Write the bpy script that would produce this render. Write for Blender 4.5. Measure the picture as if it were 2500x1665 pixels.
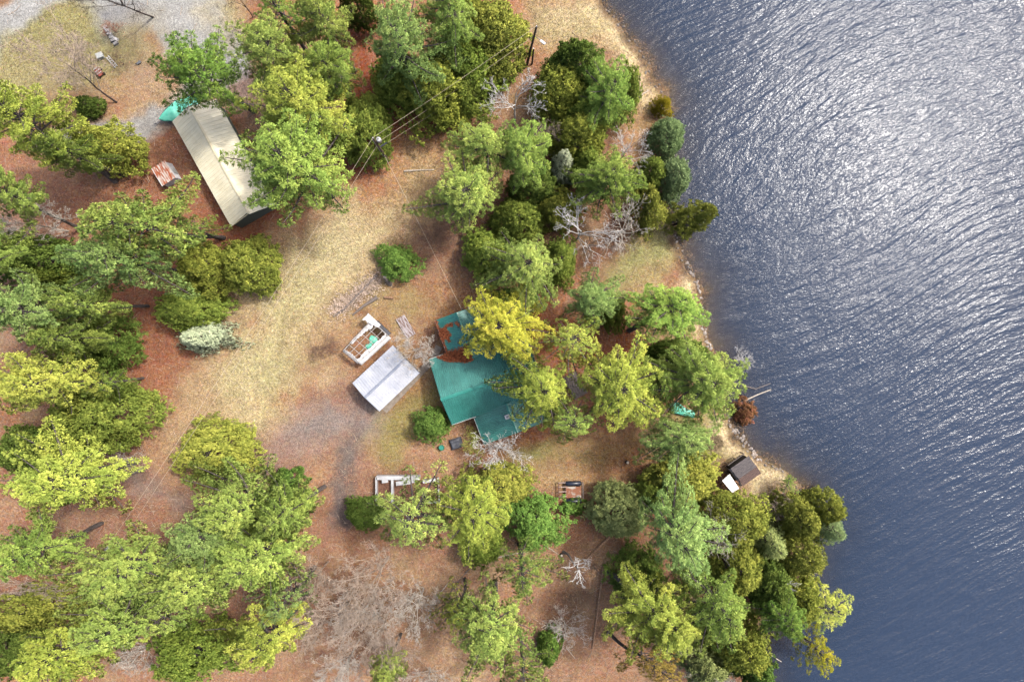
import bpy, math, random
import numpy as np
from mathutils import Vector, Matrix

for _o in list(bpy.data.objects):
    bpy.data.objects.remove(_o, do_unlink=True)
scene = bpy.context.scene
COL = scene.collection
R_ = math.radians

# ------------------------------------------------------------------ camera
HC = 80.0                       # height of the drone above the ground
cam_d = bpy.data.cameras.new('camera')
cam = bpy.data.objects.new('camera', cam_d)
COL.objects.link(cam)
cam.location = (0, 0, HC)
cam.rotation_euler = (0, 0, 0)
cam_d.sensor_width = 36.0
cam_d.lens = 36.0 * HC / 125.0
cam_d.clip_start = 0.5
cam_d.clip_end = 3000
scene.camera = cam

# ------------------------------------------------------------------ sky, sun, exposure
SUN_DIR = Vector((0.594, 0.333, 1.0)).normalized()      # towards the sun, read off the glitter on the lake
SUN_EL = math.asin(SUN_DIR.z)
SUN_AZ = math.atan2(SUN_DIR.x, SUN_DIR.y)               # clockwise from +Y
world = bpy.data.worlds.new('World')
scene.world = world
world.use_nodes = True
wn = world.node_tree
wn.nodes.clear()
w_out = wn.nodes.new('ShaderNodeOutputWorld')
w_bg = wn.nodes.new('ShaderNodeBackground')
w_sky = wn.nodes.new('ShaderNodeTexSky')
w_sky.sky_type = 'NISHITA'
w_sky.sun_disc = False
w_sky.sun_elevation = SUN_EL
w_sky.sun_rotation = SUN_AZ
w_sky.air_density = 1.0
w_sky.dust_density = 6.0
w_sky.ozone_density = 0.6
w_bg.inputs['Strength'].default_value = 0.15
wn.links.new(w_sky.outputs[0], w_bg.inputs[0])
wn.links.new(w_bg.outputs[0], w_out.inputs[0])

sun_d = bpy.data.lights.new('sun', 'SUN')
sun_d.energy = 2.0
sun_d.angle = R_(4.5)
sun_d.color = (1.0, 0.96, 0.90)
sun = bpy.data.objects.new('sun', sun_d)
COL.objects.link(sun)
sun.rotation_euler = SUN_DIR.to_track_quat('Z', 'Y').to_euler()
sun.location = (60, 40, 120)

scene.view_settings.view_transform = 'Standard'
scene.view_settings.look = 'None'
scene.view_settings.exposure = 2.05
scene.view_settings.gamma = 1.0
scene.view_settings.use_curve_mapping = False
scene.render.engine = 'CYCLES'
scene.cycles.use_denoising = True
scene.cycles.max_bounces = 6
scene.cycles.diffuse_bounces = 3
scene.cycles.glossy_bounces = 2
scene.cycles.transparent_max_bounces = 6
scene.cycles.sample_clamp_indirect = 6.0

# ------------------------------------------------------------------ survey grids: picture positions turned into places on the plot
def V(x, y, z=0.0):            # overview-map units (2354 wide)
    k = 125.0 / 2354.0 * (HC - z) / HC
    return Vector(((x - 1177.0) * k, -(y - 784.0) * k, z))
def Q(x, y, z=0.0):            # survey-map units (2500 wide)
    k = 0.05 * (HC - z) / HC
    return Vector(((x - 1250.0) * k, -(y - 832.5) * k, z))

def lin(r, g, b):
    f = lambda c: (c / 255 / 12.92) if c / 255 <= 0.04045 else ((c / 255 + 0.055) / 1.055) ** 2.4
    return np.array([f(r), f(g), f(b)])
GAIN = 4.0                    # how much brighter a sunlit albedo comes out in the picture
def alb(r, g, b):
    return np.clip(lin(r, g, b) / GAIN, 0.0, 0.85)

# ------------------------------------------------------------------ noise in numpy (for relief and ground cover)
_LAT = {}
def vnoise(x, y, scale, seed):
    x = np.asarray(x, float) / scale; y = np.asarray(y, float) / scale
    if seed not in _LAT: _LAT[seed] = np.random.RandomState(seed).rand(256, 256)
    lat = _LAT[seed]
    xi = np.floor(x).astype(int); yi = np.floor(y).astype(int)
    fx = x - xi; fy = y - yi
    fx = fx * fx * (3 - 2 * fx); fy = fy * fy * (3 - 2 * fy)
    g = lambda a, b: lat[a % 256, b % 256]
    return (g(xi, yi) * (1 - fx) * (1 - fy) + g(xi + 1, yi) * fx * (1 - fy)
            + g(xi, yi + 1) * (1 - fx) * fy + g(xi + 1, yi + 1) * fx * fy)
def fbm(x, y, scale, seed, o=4):
    r = 0; a = 1; t = 0
    for i in range(o):
        r = r + a * vnoise(x, y, scale / 2 ** i, seed + i); t += a; a *= 0.55
    return r / t

# ------------------------------------------------------------------ mesh helpers
def make_mesh(name, verts, faces, mat=None, smooth=False, attr=None, attr_name='tint', nrm=None):
    """faces: ndarray (n,3) or (n,4), or a list of tuples. attr: per-vertex float (n,) or colour (n,3)."""
    me = bpy.data.meshes.new(name)
    verts = np.asarray(verts, dtype=np.float32)
    if isinstance(faces, np.ndarray):
        n, k = faces.shape
        me.vertices.add(len(verts)); me.vertices.foreach_set('co', verts.ravel())
        me.loops.add(n * k); me.loops.foreach_set('vertex_index', faces.astype(np.int32).ravel())
        me.polygons.add(n); me.polygons.foreach_set('loop_start', np.arange(0, n * k, k, dtype=np.int32))
        me.update(calc_edges=True)
    else:
        me.from_pydata([tuple(v) for v in verts], [], faces)
        me.update()
    if attr is not None:
        attr = np.asarray(attr, dtype=np.float32)
        if attr.ndim == 1:
            a = me.attributes.new(attr_name, 'FLOAT', 'POINT'); a.data.foreach_set('value', attr)
        else:
            c = np.ones((len(attr), 4), np.float32); c[:, :3] = attr
            a = me.attributes.new(attr_name, 'FLOAT_COLOR', 'POINT'); a.data.foreach_set('color', c.ravel())
    if nrm is not None:
        a = me.attributes.new('nrm', 'FLOAT_VECTOR', 'POINT'); a.data.foreach_set('vector', np.asarray(nrm, np.float32).ravel())
    if mat is not None:
        me.materials.append(mat)
    if smooth:
        me.polygons.foreach_set('use_smooth', np.ones(len(me.polygons), bool))
    return me

def obj(name, me, parent=None, loc=(0, 0, 0), rot=(0, 0, 0), scale=(1, 1, 1), color=None):
    o = bpy.data.objects.new(name, me)
    COL.objects.link(o)
    if parent is not None:
        o.parent = parent
    o.location = loc; o.rotation_euler = rot; o.scale = scale
    if color is not None:
        o.color = (*color, 1.0)
    return o

def tag(o, label, cat, group=None, kind=None):
    if label: o['label'] = label
    if cat: o['category'] = cat
    if group: o['group'] = group
    if kind: o['kind'] = kind
    return o

def thing(name, label, cat, loc=(0, 0, 0), rz=0.0, group=None, rot=None, scale=(1, 1, 1)):
    o = bpy.data.objects.new(name, None)
    o.empty_display_size = 0.5
    COL.objects.link(o)
    o.location = loc; o.rotation_euler = rot if rot else (0, 0, rz); o.scale = scale
    return tag(o, label, cat, group)

class MB:
    """collects simple solids into one mesh"""
    def __init__(s): s.v = []; s.f = []
    def add(s, vs, fs):
        b = len(s.v); s.v += [tuple(v) for v in vs]; s.f += [tuple(i + b for i in f) for f in fs]; return s
    def box(s, c, size, rz=0.0, rx=0.0, ry=0.0):
        m = Matrix.Translation(Vector(c)) @ Matrix.Rotation(rz, 4, 'Z') @ Matrix.Rotation(ry, 4, 'Y') @ Matrix.Rotation(rx, 4, 'X')
        x, y, z = (d / 2 for d in size)
        vs = [m @ Vector(p) for p in ((-x, -y, -z), (x, -y, -z), (x, y, -z), (-x, y, -z), (-x, -y, z), (x, -y, z), (x, y, z), (-x, y, z))]
        return s.add(vs, [(0, 3, 2, 1), (4, 5, 6, 7), (0, 1, 5, 4), (1, 2, 6, 5), (2, 3, 7, 6), (3, 0, 4, 7)])
    def tube(s, pts, rad, n=8, caps=True):
        pts = [Vector(p) for p in pts]
        if not hasattr(rad, '__len__'): rad = [rad] * len(pts)
        vs = []; fs = []
        for i, p in enumerate(pts):
            d = (pts[min(i + 1, len(pts) - 1)] - pts[max(i - 1, 0)]).normalized()
            a = d.cross(Vector((0, 0, 1)) if abs(d.z) < 0.9 else Vector((1, 0, 0))).normalized(); b = d.cross(a)
            for k in range(n):
                t = 2 * math.pi * k / n
                vs.append(p + (a * math.cos(t) + b * math.sin(t)) * rad[i])
        for i in range(len(pts) - 1):
            for k in range(n):
                fs.append((i * n + k, i * n + (k + 1) % n, (i + 1) * n + (k + 1) % n, (i + 1) * n + k))
        if caps:
            fs.append(tuple(range(n))[::-1]); fs.append(tuple((len(pts) - 1) * n + k for k in range(n)))
        return s.add(vs, fs)
    def prism(s, poly, z0, z1):
        n = len(poly)
        vs = [(p[0], p[1], z0) for p in poly] + [(p[0], p[1], z1) for p in poly]
        fs = [tuple(range(n))[::-1], tuple(range(n, 2 * n))] + [(i, (i + 1) % n, n + (i + 1) % n, n + i) for i in range(n)]
        return s.add(vs, fs)
    def slab(s, quad, th):
        """a sheet of thickness th below the (planar) polygon quad"""
        q = [Vector(p) for p in quad]
        nrm = (q[1] - q[0]).cross(q[-1] - q[0]).normalized()
        if nrm.z < 0: q = q[::-1]; nrm = -nrm
        n = len(q)
        return s.add(q + [p - nrm * th for p in q], [tuple(range(n)), tuple(range(n, 2 * n))[::-1]] + [((i + 1) % n, i, n + i, n + (i + 1) % n) for i in range(n)])
    def mesh(s, name, mat, smooth=False): return make_mesh(name, np.array(s.v), s.f, mat, smooth)
    def build(s, name, mat, parent=None, smooth=False, **k): return obj(name, s.mesh(name, mat, smooth), parent, **k)

# ------------------------------------------------------------------ materials
def nodes_of(name):
    m = bpy.data.materials.new(name); m.use_nodes = True
    nt = m.node_tree; nt.nodes.clear()
    out = nt.nodes.new('ShaderNodeOutputMaterial')
    def N(t, **k):
        n = nt.nodes.new(t)
        for a, b in k.items():
            if hasattr(n, a): setattr(n, a, b)
            else: n.inputs[a].default_value = b
        return n
    return m, nt, out, N, nt.links.new

def mat_basic(name, c1, c2=None, scale=3.0, rough=0.8, metal=0.0, bump=0.0, bscale=20.0, stretch=(1, 1, 1), detail=5.0, lo=0.35, hi=0.65, coords='Object', spec=0.3):
    """two-colour noise surface with optional fine relief"""
    m, nt, out, N, L = nodes_of(name)
    p = N('ShaderNodeBsdfPrincipled'); p.inputs['Roughness'].default_value = rough; p.inputs['Metallic'].default_value = metal
    p.inputs['Specular IOR Level'].default_value = spec
    tc = N('ShaderNodeTexCoord'); mp = N('ShaderNodeMapping'); mp.inputs['Scale'].default_value = stretch
    L(tc.outputs[coords], mp.inputs[0])
    nz = N('ShaderNodeTexNoise'); nz.inputs['Scale'].default_value = scale; nz.inputs['Detail'].default_value = detail
    L(mp.outputs[0], nz.inputs['Vector'])
    rp = N('ShaderNodeValToRGB')
    rp.color_ramp.elements[0].position = lo; rp.color_ramp.elements[1].position = hi
    rp.color_ramp.elements[0].color = (*c1, 1); rp.color_ramp.elements[1].color = (*(c2 if c2 is not None else c1), 1)
    L(nz.outputs[0], rp.inputs[0]); L(rp.outputs[0], p.inputs['Base Color'])
    if bump > 0:
        n2 = N('ShaderNodeTexNoise'); n2.inputs['Scale'].default_value = bscale; n2.inputs['Detail'].default_value = 4
        L(mp.outputs[0], n2.inputs['Vector'])
        b = N('ShaderNodeBump'); b.inputs['Strength'].default_value = 1.0; b.inputs['Distance'].default_value = bump
        L(n2.outputs[0], b.inputs['Height']); L(b.outputs[0], p.inputs['Normal'])
    L(p.outputs[0], out.inputs[0])
    return m

def mat_foliage(name, trans=0.3, hue=0.03, var=0.55, soft=False, flat=False):
    """leaf colour comes from the tree's own object colour; 'tint' holds the random tone of each sprig"""
    m, nt, out, N, L = nodes_of(name)
    oi = N('ShaderNodeObjectInfo'); at = N('ShaderNodeAttribute', attribute_name='tint')
    hs = N('ShaderNodeHueSaturation')
    mr = N('ShaderNodeMapRange'); mr.inputs['To Min'].default_value = 0.5 + hue; mr.inputs['To Max'].default_value = 0.5 - hue
    L(at.outputs['Fac'], mr.inputs['Value']); L(mr.outputs[0], hs.inputs['Hue'])
    mv = N('ShaderNodeMapRange'); mv.inputs['To Min'].default_value = 1 - var; mv.inputs['To Max'].default_value = 1 + var
    L(at.outputs['Fac'], mv.inputs['Value']); L(mv.outputs[0], hs.inputs['Value'])
    L(oi.outputs['Color'], hs.inputs['Color'])
    d = N('ShaderNodeBsdfDiffuse'); t = N('ShaderNodeBsdfTranslucent'); mx = N('ShaderNodeMixShader'); mx.inputs[0].default_value = trans
    L(hs.outputs[0], d.inputs[0]); L(hs.outputs[0], t.inputs[0]); L(d.outputs[0], mx.inputs[1]); L(t.outputs[0], mx.inputs[2])
    if soft:                    # sprigs shade as small rounded tufts
        an = N('ShaderNodeAttribute', attribute_name='nrm'); vt = N('ShaderNodeVectorTransform', vector_type='NORMAL', convert_from='OBJECT', convert_to='WORLD')
        L(an.outputs['Vector'], vt.inputs[0]); L(vt.outputs[0], d.inputs['Normal'])
    if flat:                    # matted down on the ground: lit like the ground
        d.inputs['Normal'].default_value = (0, 0, 1); cv = N('ShaderNodeCombineXYZ'); cv.inputs[2].default_value = 1.0; L(cv.outputs[0], d.inputs['Normal'])
    L(mx.outputs[0], out.inputs[0])
    return m

def mat_tinted(name, rough=0.85):
    """plain surface that takes its colour from the object colour"""
    m, nt, out, N, L = nodes_of(name)
    oi = N('ShaderNodeObjectInfo'); p = N('ShaderNodeBsdfPrincipled'); p.inputs['Roughness'].default_value = rough
    p.inputs['Specular IOR Level'].default_value = 0.2
    tc = N('ShaderNodeTexCoord'); nz = N('ShaderNodeTexNoise'); nz.inputs['Scale'].default_value = 2.5; nz.inputs['Detail'].default_value = 5
    L(tc.outputs['Object'], nz.inputs['Vector'])
    mr = N('ShaderNodeMapRange'); mr.inputs['From Min'].default_value = 0.3; mr.inputs['From Max'].default_value = 0.7
    mr.inputs['To Min'].default_value = 0.7; mr.inputs['To Max'].default_value = 1.25
    L(nz.outputs[0], mr.inputs['Value'])
    hs = N('ShaderNodeHueSaturation'); L(oi.outputs['Color'], hs.inputs['Color']); L(mr.outputs[0], hs.inputs['Value'])
    L(hs.outputs[0], p.inputs['Base Color']); L(p.outputs[0], out.inputs[0])
    return m
# ------------------------------------------------------------------ the shore line (overview-map units) and the lie of the land
SHORE = [(1330, -24000), (1340, -400), (1375, -60), (1390, 8), (1423, 43), (1458, 97), (1486, 137), (1492, 176), (1523, 205), (1535, 232), (1522, 268),
         (1530, 300), (1528, 350), (1524, 410), (1514, 458), (1535, 490), (1557, 556), (1578, 612), (1610, 660), (1613, 706), (1622, 756), (1632, 789),
         (1645, 830), (1662, 876), (1672, 925), (1678, 958), (1697, 998), (1721, 1026), (1750, 1056), (1790, 1077), (1833, 1113), (1850, 1150), (1862, 1190),
         (1866, 1226), (1846, 1290), (1836, 1337), (1817, 1393), (1789, 1431), (1745, 1450), (1742, 1520), (1738, 1580), (1760, 1700), (1790, 2000), (1830, 24000)]
shore_w = np.array([V(*p)[:2] for p in SHORE])
land_poly = np.vstack([shore_w, [[-2000, shore_w[-1, 1]], [-2000, shore_w[0, 1]]]])

def in_poly(x, y, poly):
    c = np.zeros(x.shape, bool); n = len(poly)
    for i in range(n):
        x0, y0 = poly[i]; x1, y1 = poly[(i + 1) % n]
        if y0 == y1: continue
        k = (y0 > y) != (y1 > y)
        c ^= k & (x < (x1 - x0) * (y - y0) / (y1 - y0) + x0)
    return c
def line_dist(x, y, pl):
    d = np.full(x.shape, 1e9)
    for i in range(len(pl) - 1):
        a = pl[i]; b = pl[i + 1]; ab = b - a
        t = np.clip(((x - a[0]) * ab[0] + (y - a[1]) * ab[1]) / max(ab @ ab, 1e-9), 0, 1)
        d = np.minimum(d, np.hypot(x - a[0] - t * ab[0], y - a[1] - t * ab[1]))
    return d
def shore_dist(x, y):
    """metres from the water's edge, positive on land"""
    x = np.asarray(x, float); y = np.asarray(y, float)
    xw = x + (fbm(x, y, 3.0, 91, 3) - 0.5) * 2.4; yw = y + (fbm(x, y, 3.0, 97, 3) - 0.5) * 2.4
    d = line_dist(xw, yw, shore_w)
    return np.where(in_poly(xw, yw, land_poly), d, -d)
WATER_Z = -0.55
def ground_z(x, y, d=None):
    if d is None: d = shore_dist(x, y)
    land = WATER_Z + 0.55 * np.clip(d / 2.2, 0, 1) ** 0.7
    bed = WATER_Z + 0.14 * d
    z = np.where(d > 0, land, np.maximum(bed, -4.0))
    amp = np.clip(d / 3, 0.15, 1)
    return z + amp * ((fbm(x, y, 6.0, 11) - 0.5) * 0.25 + (fbm(x, y, 1.2, 17, 3) - 0.5) * 0.09)
def gz(p):
    return float(ground_z(np.array([p[0]]), np.array([p[1]]))[0])
def on_ground(v, dz=0.0):
    return Vector((v[0], v[1], gz(v) + dz))

# ------------------------------------------------------------------ ground: one sheet, its cover given as colours of soil, grass, needles, gravel
def axis(a, b, step, far):
    mid = np.arange(a, b + step * 0.5, step)
    g = [30, 60, 120, 260, far]
    return np.concatenate([[a - s for s in g[::-1]], mid, [b + s for s in g]])
gx = axis(-72, 52, 0.36, 520); gy = axis(-52, 52, 0.36, 520)
GX, GY = np.meshgrid(gx, gy); X = GX.ravel(); Y = GY.ravel()
SD = shore_dist(X, Y)
Z = ground_z(X, Y, SD)
VX = X / (125 / 2354.0) + 1177; VY = -Y / (125 / 2354.0) + 784        # overview-map units of every ground point
wob = 26.0
VXn = VX + (fbm(X, Y, 5.0, 31) - 0.5) * 4 * wob; VYn = VY + (fbm(X, Y, 5.0, 37) - 0.5) * 4 * wob
soil = np.tile(alb(166, 113, 88), (len(X), 1))
def lay(w, col, breakup=0.5, seed=5, sc=1.6):
    """spread a cover with weight w (0..1), torn up by noise"""
    n = 0.5 * fbm(X, Y, sc * 2.2, seed, 4) + 0.5 * fbm(X, Y, sc * 0.7, seed + 40, 3)
    w = np.clip(w, 0, 1)
    w = np.clip(w + (n - 0.5) * (2.0 + 4.0 * breakup) * w * (1 - w) + (n - 0.55) * 0.6 * breakup * w, 0, 1)[:, None]
    soil[:] = soil * (1 - w) + alb(*col) * w
def stroke(pts, width, col, a=1.0, soft=0.6, breakup=0.5, seed=5, sc=1.6):
    pl = np.array(pts, float)
    if len(pl) == 1: pl = np.vstack([pl, pl + 0.01])
    d = line_dist(VXn, VYn, pl); soft = min(0.95, soft * 1.45)
    lay(a * np.clip((width * (1 + soft) - d) / (2 * width * soft + 1e-6), 0, 1), col, breakup, seed, sc)
def blob(x, y, rx, ry, col, a=1.0, soft=0.6, rot=0.0, breakup=0.5, seed=5, sc=1.6):
    c, s = math.cos(R_(rot)), math.sin(R_(rot))
    dx = VXn - x; dy = VYn - y
    u = (dx * c + dy * s) / rx; v = (-dx * s + dy * c) / ry
    d = np.hypot(u, v); soft = min(0.95, soft * 1.45)
    lay(a * np.clip((1 + soft - d) / (2 * soft), 0, 1), col, breakup, seed, sc)
# wide tones of the litter
lay(fbm(X, Y, 14, 61) * 1.1 - 0.15, (186, 122, 84), 0.3, 6)
blob(1000, 1500, 520, 260, (178, 134, 106), 0.95)
lay(fbm(X, Y, 4.5, 161) * 2.2 - 0.95, (196, 160, 124), 0.5, 7, 1.0)
lay(fbm(X, Y, 3.5, 171) * 2.2 - 1.05, (142, 108, 86), 0.5, 8, 1.0)
blob(330, 1250, 320, 220, (176, 124, 102), 0.8)
blob(60, 600, 160, 160, (172, 132, 116), 0.9)
blob(330, 560, 200, 200, (168, 104, 76), 0.7)
# gravel lane and yard in the upper left
GRAVEL = (176, 174, 178)
stroke([(-80, 130), (10, 60), (90, 5), (180, -40), (300, -60)], 48, GRAVEL, 1, 0.10, 0.1)
stroke([(190, -50), (320, -20), (420, 20), (455, 90), (490, 150)], 74, GRAVEL, 1, 0.10, 0.1)
blob(150, 120, 175, 95, (168, 158, 104), 1, 0.12, -18)
blob(60, 170, 90, 70, (172, 160, 108), 0.9, 0.5)
blob(170, 190, 120, 60, (186, 164, 122), 0.7, 0.6)
blob(285, 45, 55, 48, (150, 148, 156), 0.85, 0.3)
blob(270, 110, 50, 40, (150, 138, 96), 0.9, 0.6)
blob(335, 120, 55, 60, (164, 146, 108), 0.9, 0.7)
blob(345, 190, 55, 60, (176, 142, 120), 0.9, 0.6)
stroke([(430, 175), (330, 260), (230, 290)], 30, (200, 164, 126), 0.8, 0.8)
stroke([(440, 190), (400, 245), (330, 290), (250, 320), (170, 335), (100, 345)], 27, (172, 168, 170), 1, 0.35, 0.3)
blob(560, 210, 60, 50, (190, 160, 156), 0.7, 0.6)
blob(510, 20, 40, 60, (196, 178, 138), 0.9, 0.5)
# red needle beds under the pines
stroke([(830, 70), (835, 170), (880, 260), (940, 300)], 45, (158, 82, 54), 0.95, 0.6)
stroke([(560, 500), (700, 470), (800, 420), (880, 350)], 55, (176, 100, 68), 0.9, 0.7)
stroke([(290, 690), (310, 800), (400, 860)], 70, (164, 102, 78), 0.8, 0.8)
blob(400, 760, 120, 120, (166, 104, 76), 0.7)
stroke([(900, 330), (960, 330), (1030, 300)], 45, (192, 118, 78), 0.9, 0.7)
stroke([(1230, 740), (1330, 820), (1440, 800), (1430, 760)], 55, (178, 104, 72), 0.95, 0.6)
blob(1080, 640, 80, 60, (178, 118, 84), 0.8)
blob(1210, 1000, 60, 30, (180, 110, 78), 0.8)
# the dry meadow from the pole down to the drive
stroke([(980, 390), (960, 450), (860, 540), (780, 590)], 70, (210, 174, 128), 0.95, 0.6)
stroke([(790, 560), (690, 690), (600, 830), (540, 930)], 92, (224, 202, 156), 1.0, 0.5)
stroke([(700, 600), (640, 760)], 50, (200, 184, 134), 0.7, 0.8)
stroke([(480, 900), (400, 1010)], 60, (196, 162, 126), 0.8, 0.8)
blob(640, 850, 90, 70, (194, 182, 132), 0.8, 0.7)
blob(1010, 600, 70, 60, (190, 146, 112), 0.8, 0.6)
blob(1000, 530, 62, 60, (140, 104, 92), 0.8, 0.6)
blob(760, 780, 70, 60, (176, 130, 100), 0.8, 0.7)
blob(930, 690, 70, 35, (180, 158, 104), 0.8, 0.7)
blob(870, 720, 60, 30, (186, 160, 112), 0.6, 0.7)
blob(760, 880, 60, 35, (196, 168, 136), 0.7, 0.7)
# the drive
stroke([(285, 1105), (350, 1125), (430, 1150)], 25, (162, 134, 126), 0.9, 0.6, 0.4)
stroke([(560, 1085), (640, 1035), (730, 985), (830, 960)], 50, (166, 132, 124), 0.95, 0.5, 0.5)
stroke([(780, 950), (830, 1010), (800, 1080), (770, 1190)], 48, (172, 124, 104), 0.9, 0.6, 0.5)
stroke([(660, 1000), (780, 980)], 26, (152, 138, 138), 0.9, 0.6, 0.8, 8, 1.2)
stroke([(830, 960), (860, 985), (820, 1010)], 22, (150, 136, 138), 0.9, 0.6, 0.6, 9, 1.0)
stroke([(800, 1030), (790, 1090), (770, 1180)], 20, (132, 116, 114), 0.85, 0.6, 0.9, 10, 1.0)
stroke([(775, 1140), (772, 1200)], 22, (112, 100, 104), 0.8, 0.7, 0.4, 11, 1.0)
# lawns by the house and along the lake
blob(905, 1000, 58, 45, (164, 150, 88), 0.95, 0.5, -30)
stroke([(890, 1030), (960, 950), (1000, 880)], 28, (160, 142, 84), 0.95, 0.6)
stroke([(1190, 1065), (1300, 1045), (1420, 1045)], 38, (160, 138, 88), 0.9, 0.7)
blob(1230, 1050, 30, 22, (140, 142, 78), 0.8, 0.6)
stroke([(1210, 1110), (1330, 1095), (1460, 1080)], 26, (190, 154, 112), 0.8, 0.8)
blob(1435, 1075, 60, 40, (160, 100, 66), 0.8, 0.7)
stroke([(960, 1060), (1100, 1060)], 30, (186, 138, 108), 0.7, 0.8)
stroke([(1430, 650), (1500, 600), (1540, 560)], 42, (172, 166, 108), 0.95, 0.5)
stroke([(1480, 690), (1560, 760)], 40, (186, 158, 112), 0.9, 0.6)
blob(1630, 1010, 75, 45, (174, 172, 108), 0.95, 0.5)
blob(1560, 1030, 60, 40, (160, 150, 92), 0.9, 0.6)
blob(1260, 40, 60, 60, (196, 174, 128), 0.9, 0.6)
stroke([(1190, 160), (1100, 240)], 26, (184, 138, 108), 0.8, 0.7)
# pale flattened straw by the water
STRAW = (232, 206, 162)
stroke([(1330, 10), (1390, 70), (1425, 120), (1465, 190), (1490, 235)], 34, STRAW, 0.95, 0.6)
blob(1320, 70, 55, 50, (206, 184, 136), 0.9, 0.6)
stroke([(1440, 270), (1460, 330), (1450, 400)], 40, (196, 152, 112), 0.9, 0.6)
stroke([(1475, 270), (1482, 320)], 20, (150, 120, 84), 0.7, 0.6)
stroke([(1535, 500), (1560, 580), (1590, 650), (1600, 720), (1607, 760)], 17, STRAW, 0.95, 0.6)
stroke([(1600, 770), (1540, 785)], 22, (206, 174, 128), 0.9, 0.6)
stroke([(1680, 1000), (1730, 1050), (1790, 1095), (1830, 1140)], 28, STRAW, 1.0, 0.5)
blob(1745, 1115, 42, 42, (236, 212, 170), 1, 0.5)
blob(1795, 1155, 34, 34, (176, 134, 98), 0.9, 0.6)
# a muddy, stony strip at the water's edge, then the lake bed
edge = np.clip(1.3 - np.abs(SD - 0.1) / 0.8, 0, 1); lay(edge * 0.95, (122, 98, 80), 0.8, 21, 0.8)
bed = np.clip(-SD / 0.5, 0, 1)[:, None]
depth = np.clip(-SD / 9.0, 0, 1)[:, None]
bedc = alb(150, 122, 88) * (1 - depth) + alb(74, 70, 70) * depth
soil[:] = soil * (1 - bed) + bedc * bed
lum = (soil @ np.array([0.3, 0.6, 0.1]))[:, None]
soil[:] = lum + (soil - lum) * 0.85
grey = np.clip((soil[:, 2] / soil[:, 0] - 0.62) / 0.2, 0, 1)
soil[:, 2] *= 0.90 + 0.02 * grey; soil[:, 0] *= 0.98; soil *= 1.05
# how much fine scatter of pale leaves each spot carries
ny, nx = len(gy), len(gx)
idx = np.arange(nx * ny).reshape(ny, nx)
gf = np.stack([idx[:-1, :-1], idx[:-1, 1:], idx[1:, 1:], idx[1:, :-1]], -1).reshape(-1, 4)

m, nt, out, N, L = nodes_of('ground_cover')
p = N('ShaderNodeBsdfPrincipled'); p.inputs['Roughness'].default_value = 0.95; p.inputs['Specular IOR Level'].default_value = 0.1
at = N('ShaderNodeAttribute', attribute_name='soil'); tc = N('ShaderNodeTexCoord')
def noise(scale, detail=4.0, rough=0.6):
    n = N('ShaderNodeTexNoise'); n.inputs['Scale'].default_value = scale; n.inputs['Detail'].default_value = detail; n.inputs['Roughness'].default_value = rough
    L(tc.outputs['Object'], n.inputs['Vector']); return n
def rng(src, a, b, c, d):
    r = N('ShaderNodeMapRange'); r.inputs['From Min'].default_value = a; r.inputs['From Max'].default_value = b
    r.inputs['To Min'].default_value = c; r.inputs['To Max'].default_value = d; L(src, r.inputs['Value']); return r.outputs[0]
def mul(a, b):
    r = N('ShaderNodeMath', operation='MULTIPLY'); L(a, r.inputs[0]); L(b, r.inputs[1]); return r.outputs[0]
v = mul(rng(noise(6.5, 3, 0.75).outputs[0], 0.3, 0.7, 0.5, 1.5), mul(rng(noise(2.6, 4).outputs[0], 0.3, 0.7, 0.80, 1.2), rng(noise(0.5, 3).outputs[0], 0.3, 0.7, 0.86, 1.14)))
hs = N('ShaderNodeHueSaturation'); L(at.outputs['Color'], hs.inputs['Color']); L(v, hs.inputs['Value'])
L(rng(noise(1.3, 4).outputs[0], 0.3, 0.7, 0.485, 0.515), hs.inputs['Hue']); L(rng(noise(3.4, 3).outputs[0], 0.3, 0.7, 0.8, 1.2), hs.inputs['Saturation'])
L(hs.outputs[0], p.inputs['Base Color'])
bp = N('ShaderNodeBump'); bp.inputs['Distance'].default_value = 0.10; bp.inputs['Strength'].default_value = 0.9
L(noise(7.0, 5).outputs[0], bp.inputs['Height']); L(bp.outputs[0], p.inputs['Normal']); L(p.outputs[0], out.inputs[0])
M_GROUND = m
ground = obj('ground', make_mesh('ground', np.stack([X, Y, Z], 1), gf, M_GROUND, True, soil, 'soil'))
tag(ground, 'forest plot of needle litter, dry grass and gravel running down to the lake', 'ground', kind='structure')

# ------------------------------------------------------------------ the lake
wx = np.concatenate([np.arange(6, 72, 0.9), [80, 95, 120, 180, 300, 620]]); wy = np.concatenate([[-620, -300, -160, -95, -70], np.arange(-60, 60, 0.9), [70, 95, 160, 300, 620]])
WX, WY = np.meshgrid(wx, wy); wxr = WX.ravel(); wyr = WY.ravel()
wd = -shore_dist(wxr, wyr)
murk = 1 - np.exp(-np.clip(wd + 0.3, 0, None) * 0.14 / 0.62)           # share of light the water column itself returns
ii = np.arange(len(wx) * len(wy)).reshape(len(wy), len(wx))
wf = np.stack([ii[:-1, :-1], ii[:-1, 1:], ii[1:, 1:], ii[1:, :-1]], -1).reshape(-1, 4)
m, nt, out, N, L = nodes_of('lake_water')
tc = N('ShaderNodeTexCoord')
def wmap(rot, sc, loc=(0, 0, 0)):
    q = N('ShaderNodeMapping', vector_type='TEXTURE'); q.inputs['Rotation'].default_value = (0, 0, R_(rot)); q.inputs['Scale'].default_value = sc; q.inputs['Location'].default_value = loc
    return q
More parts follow.
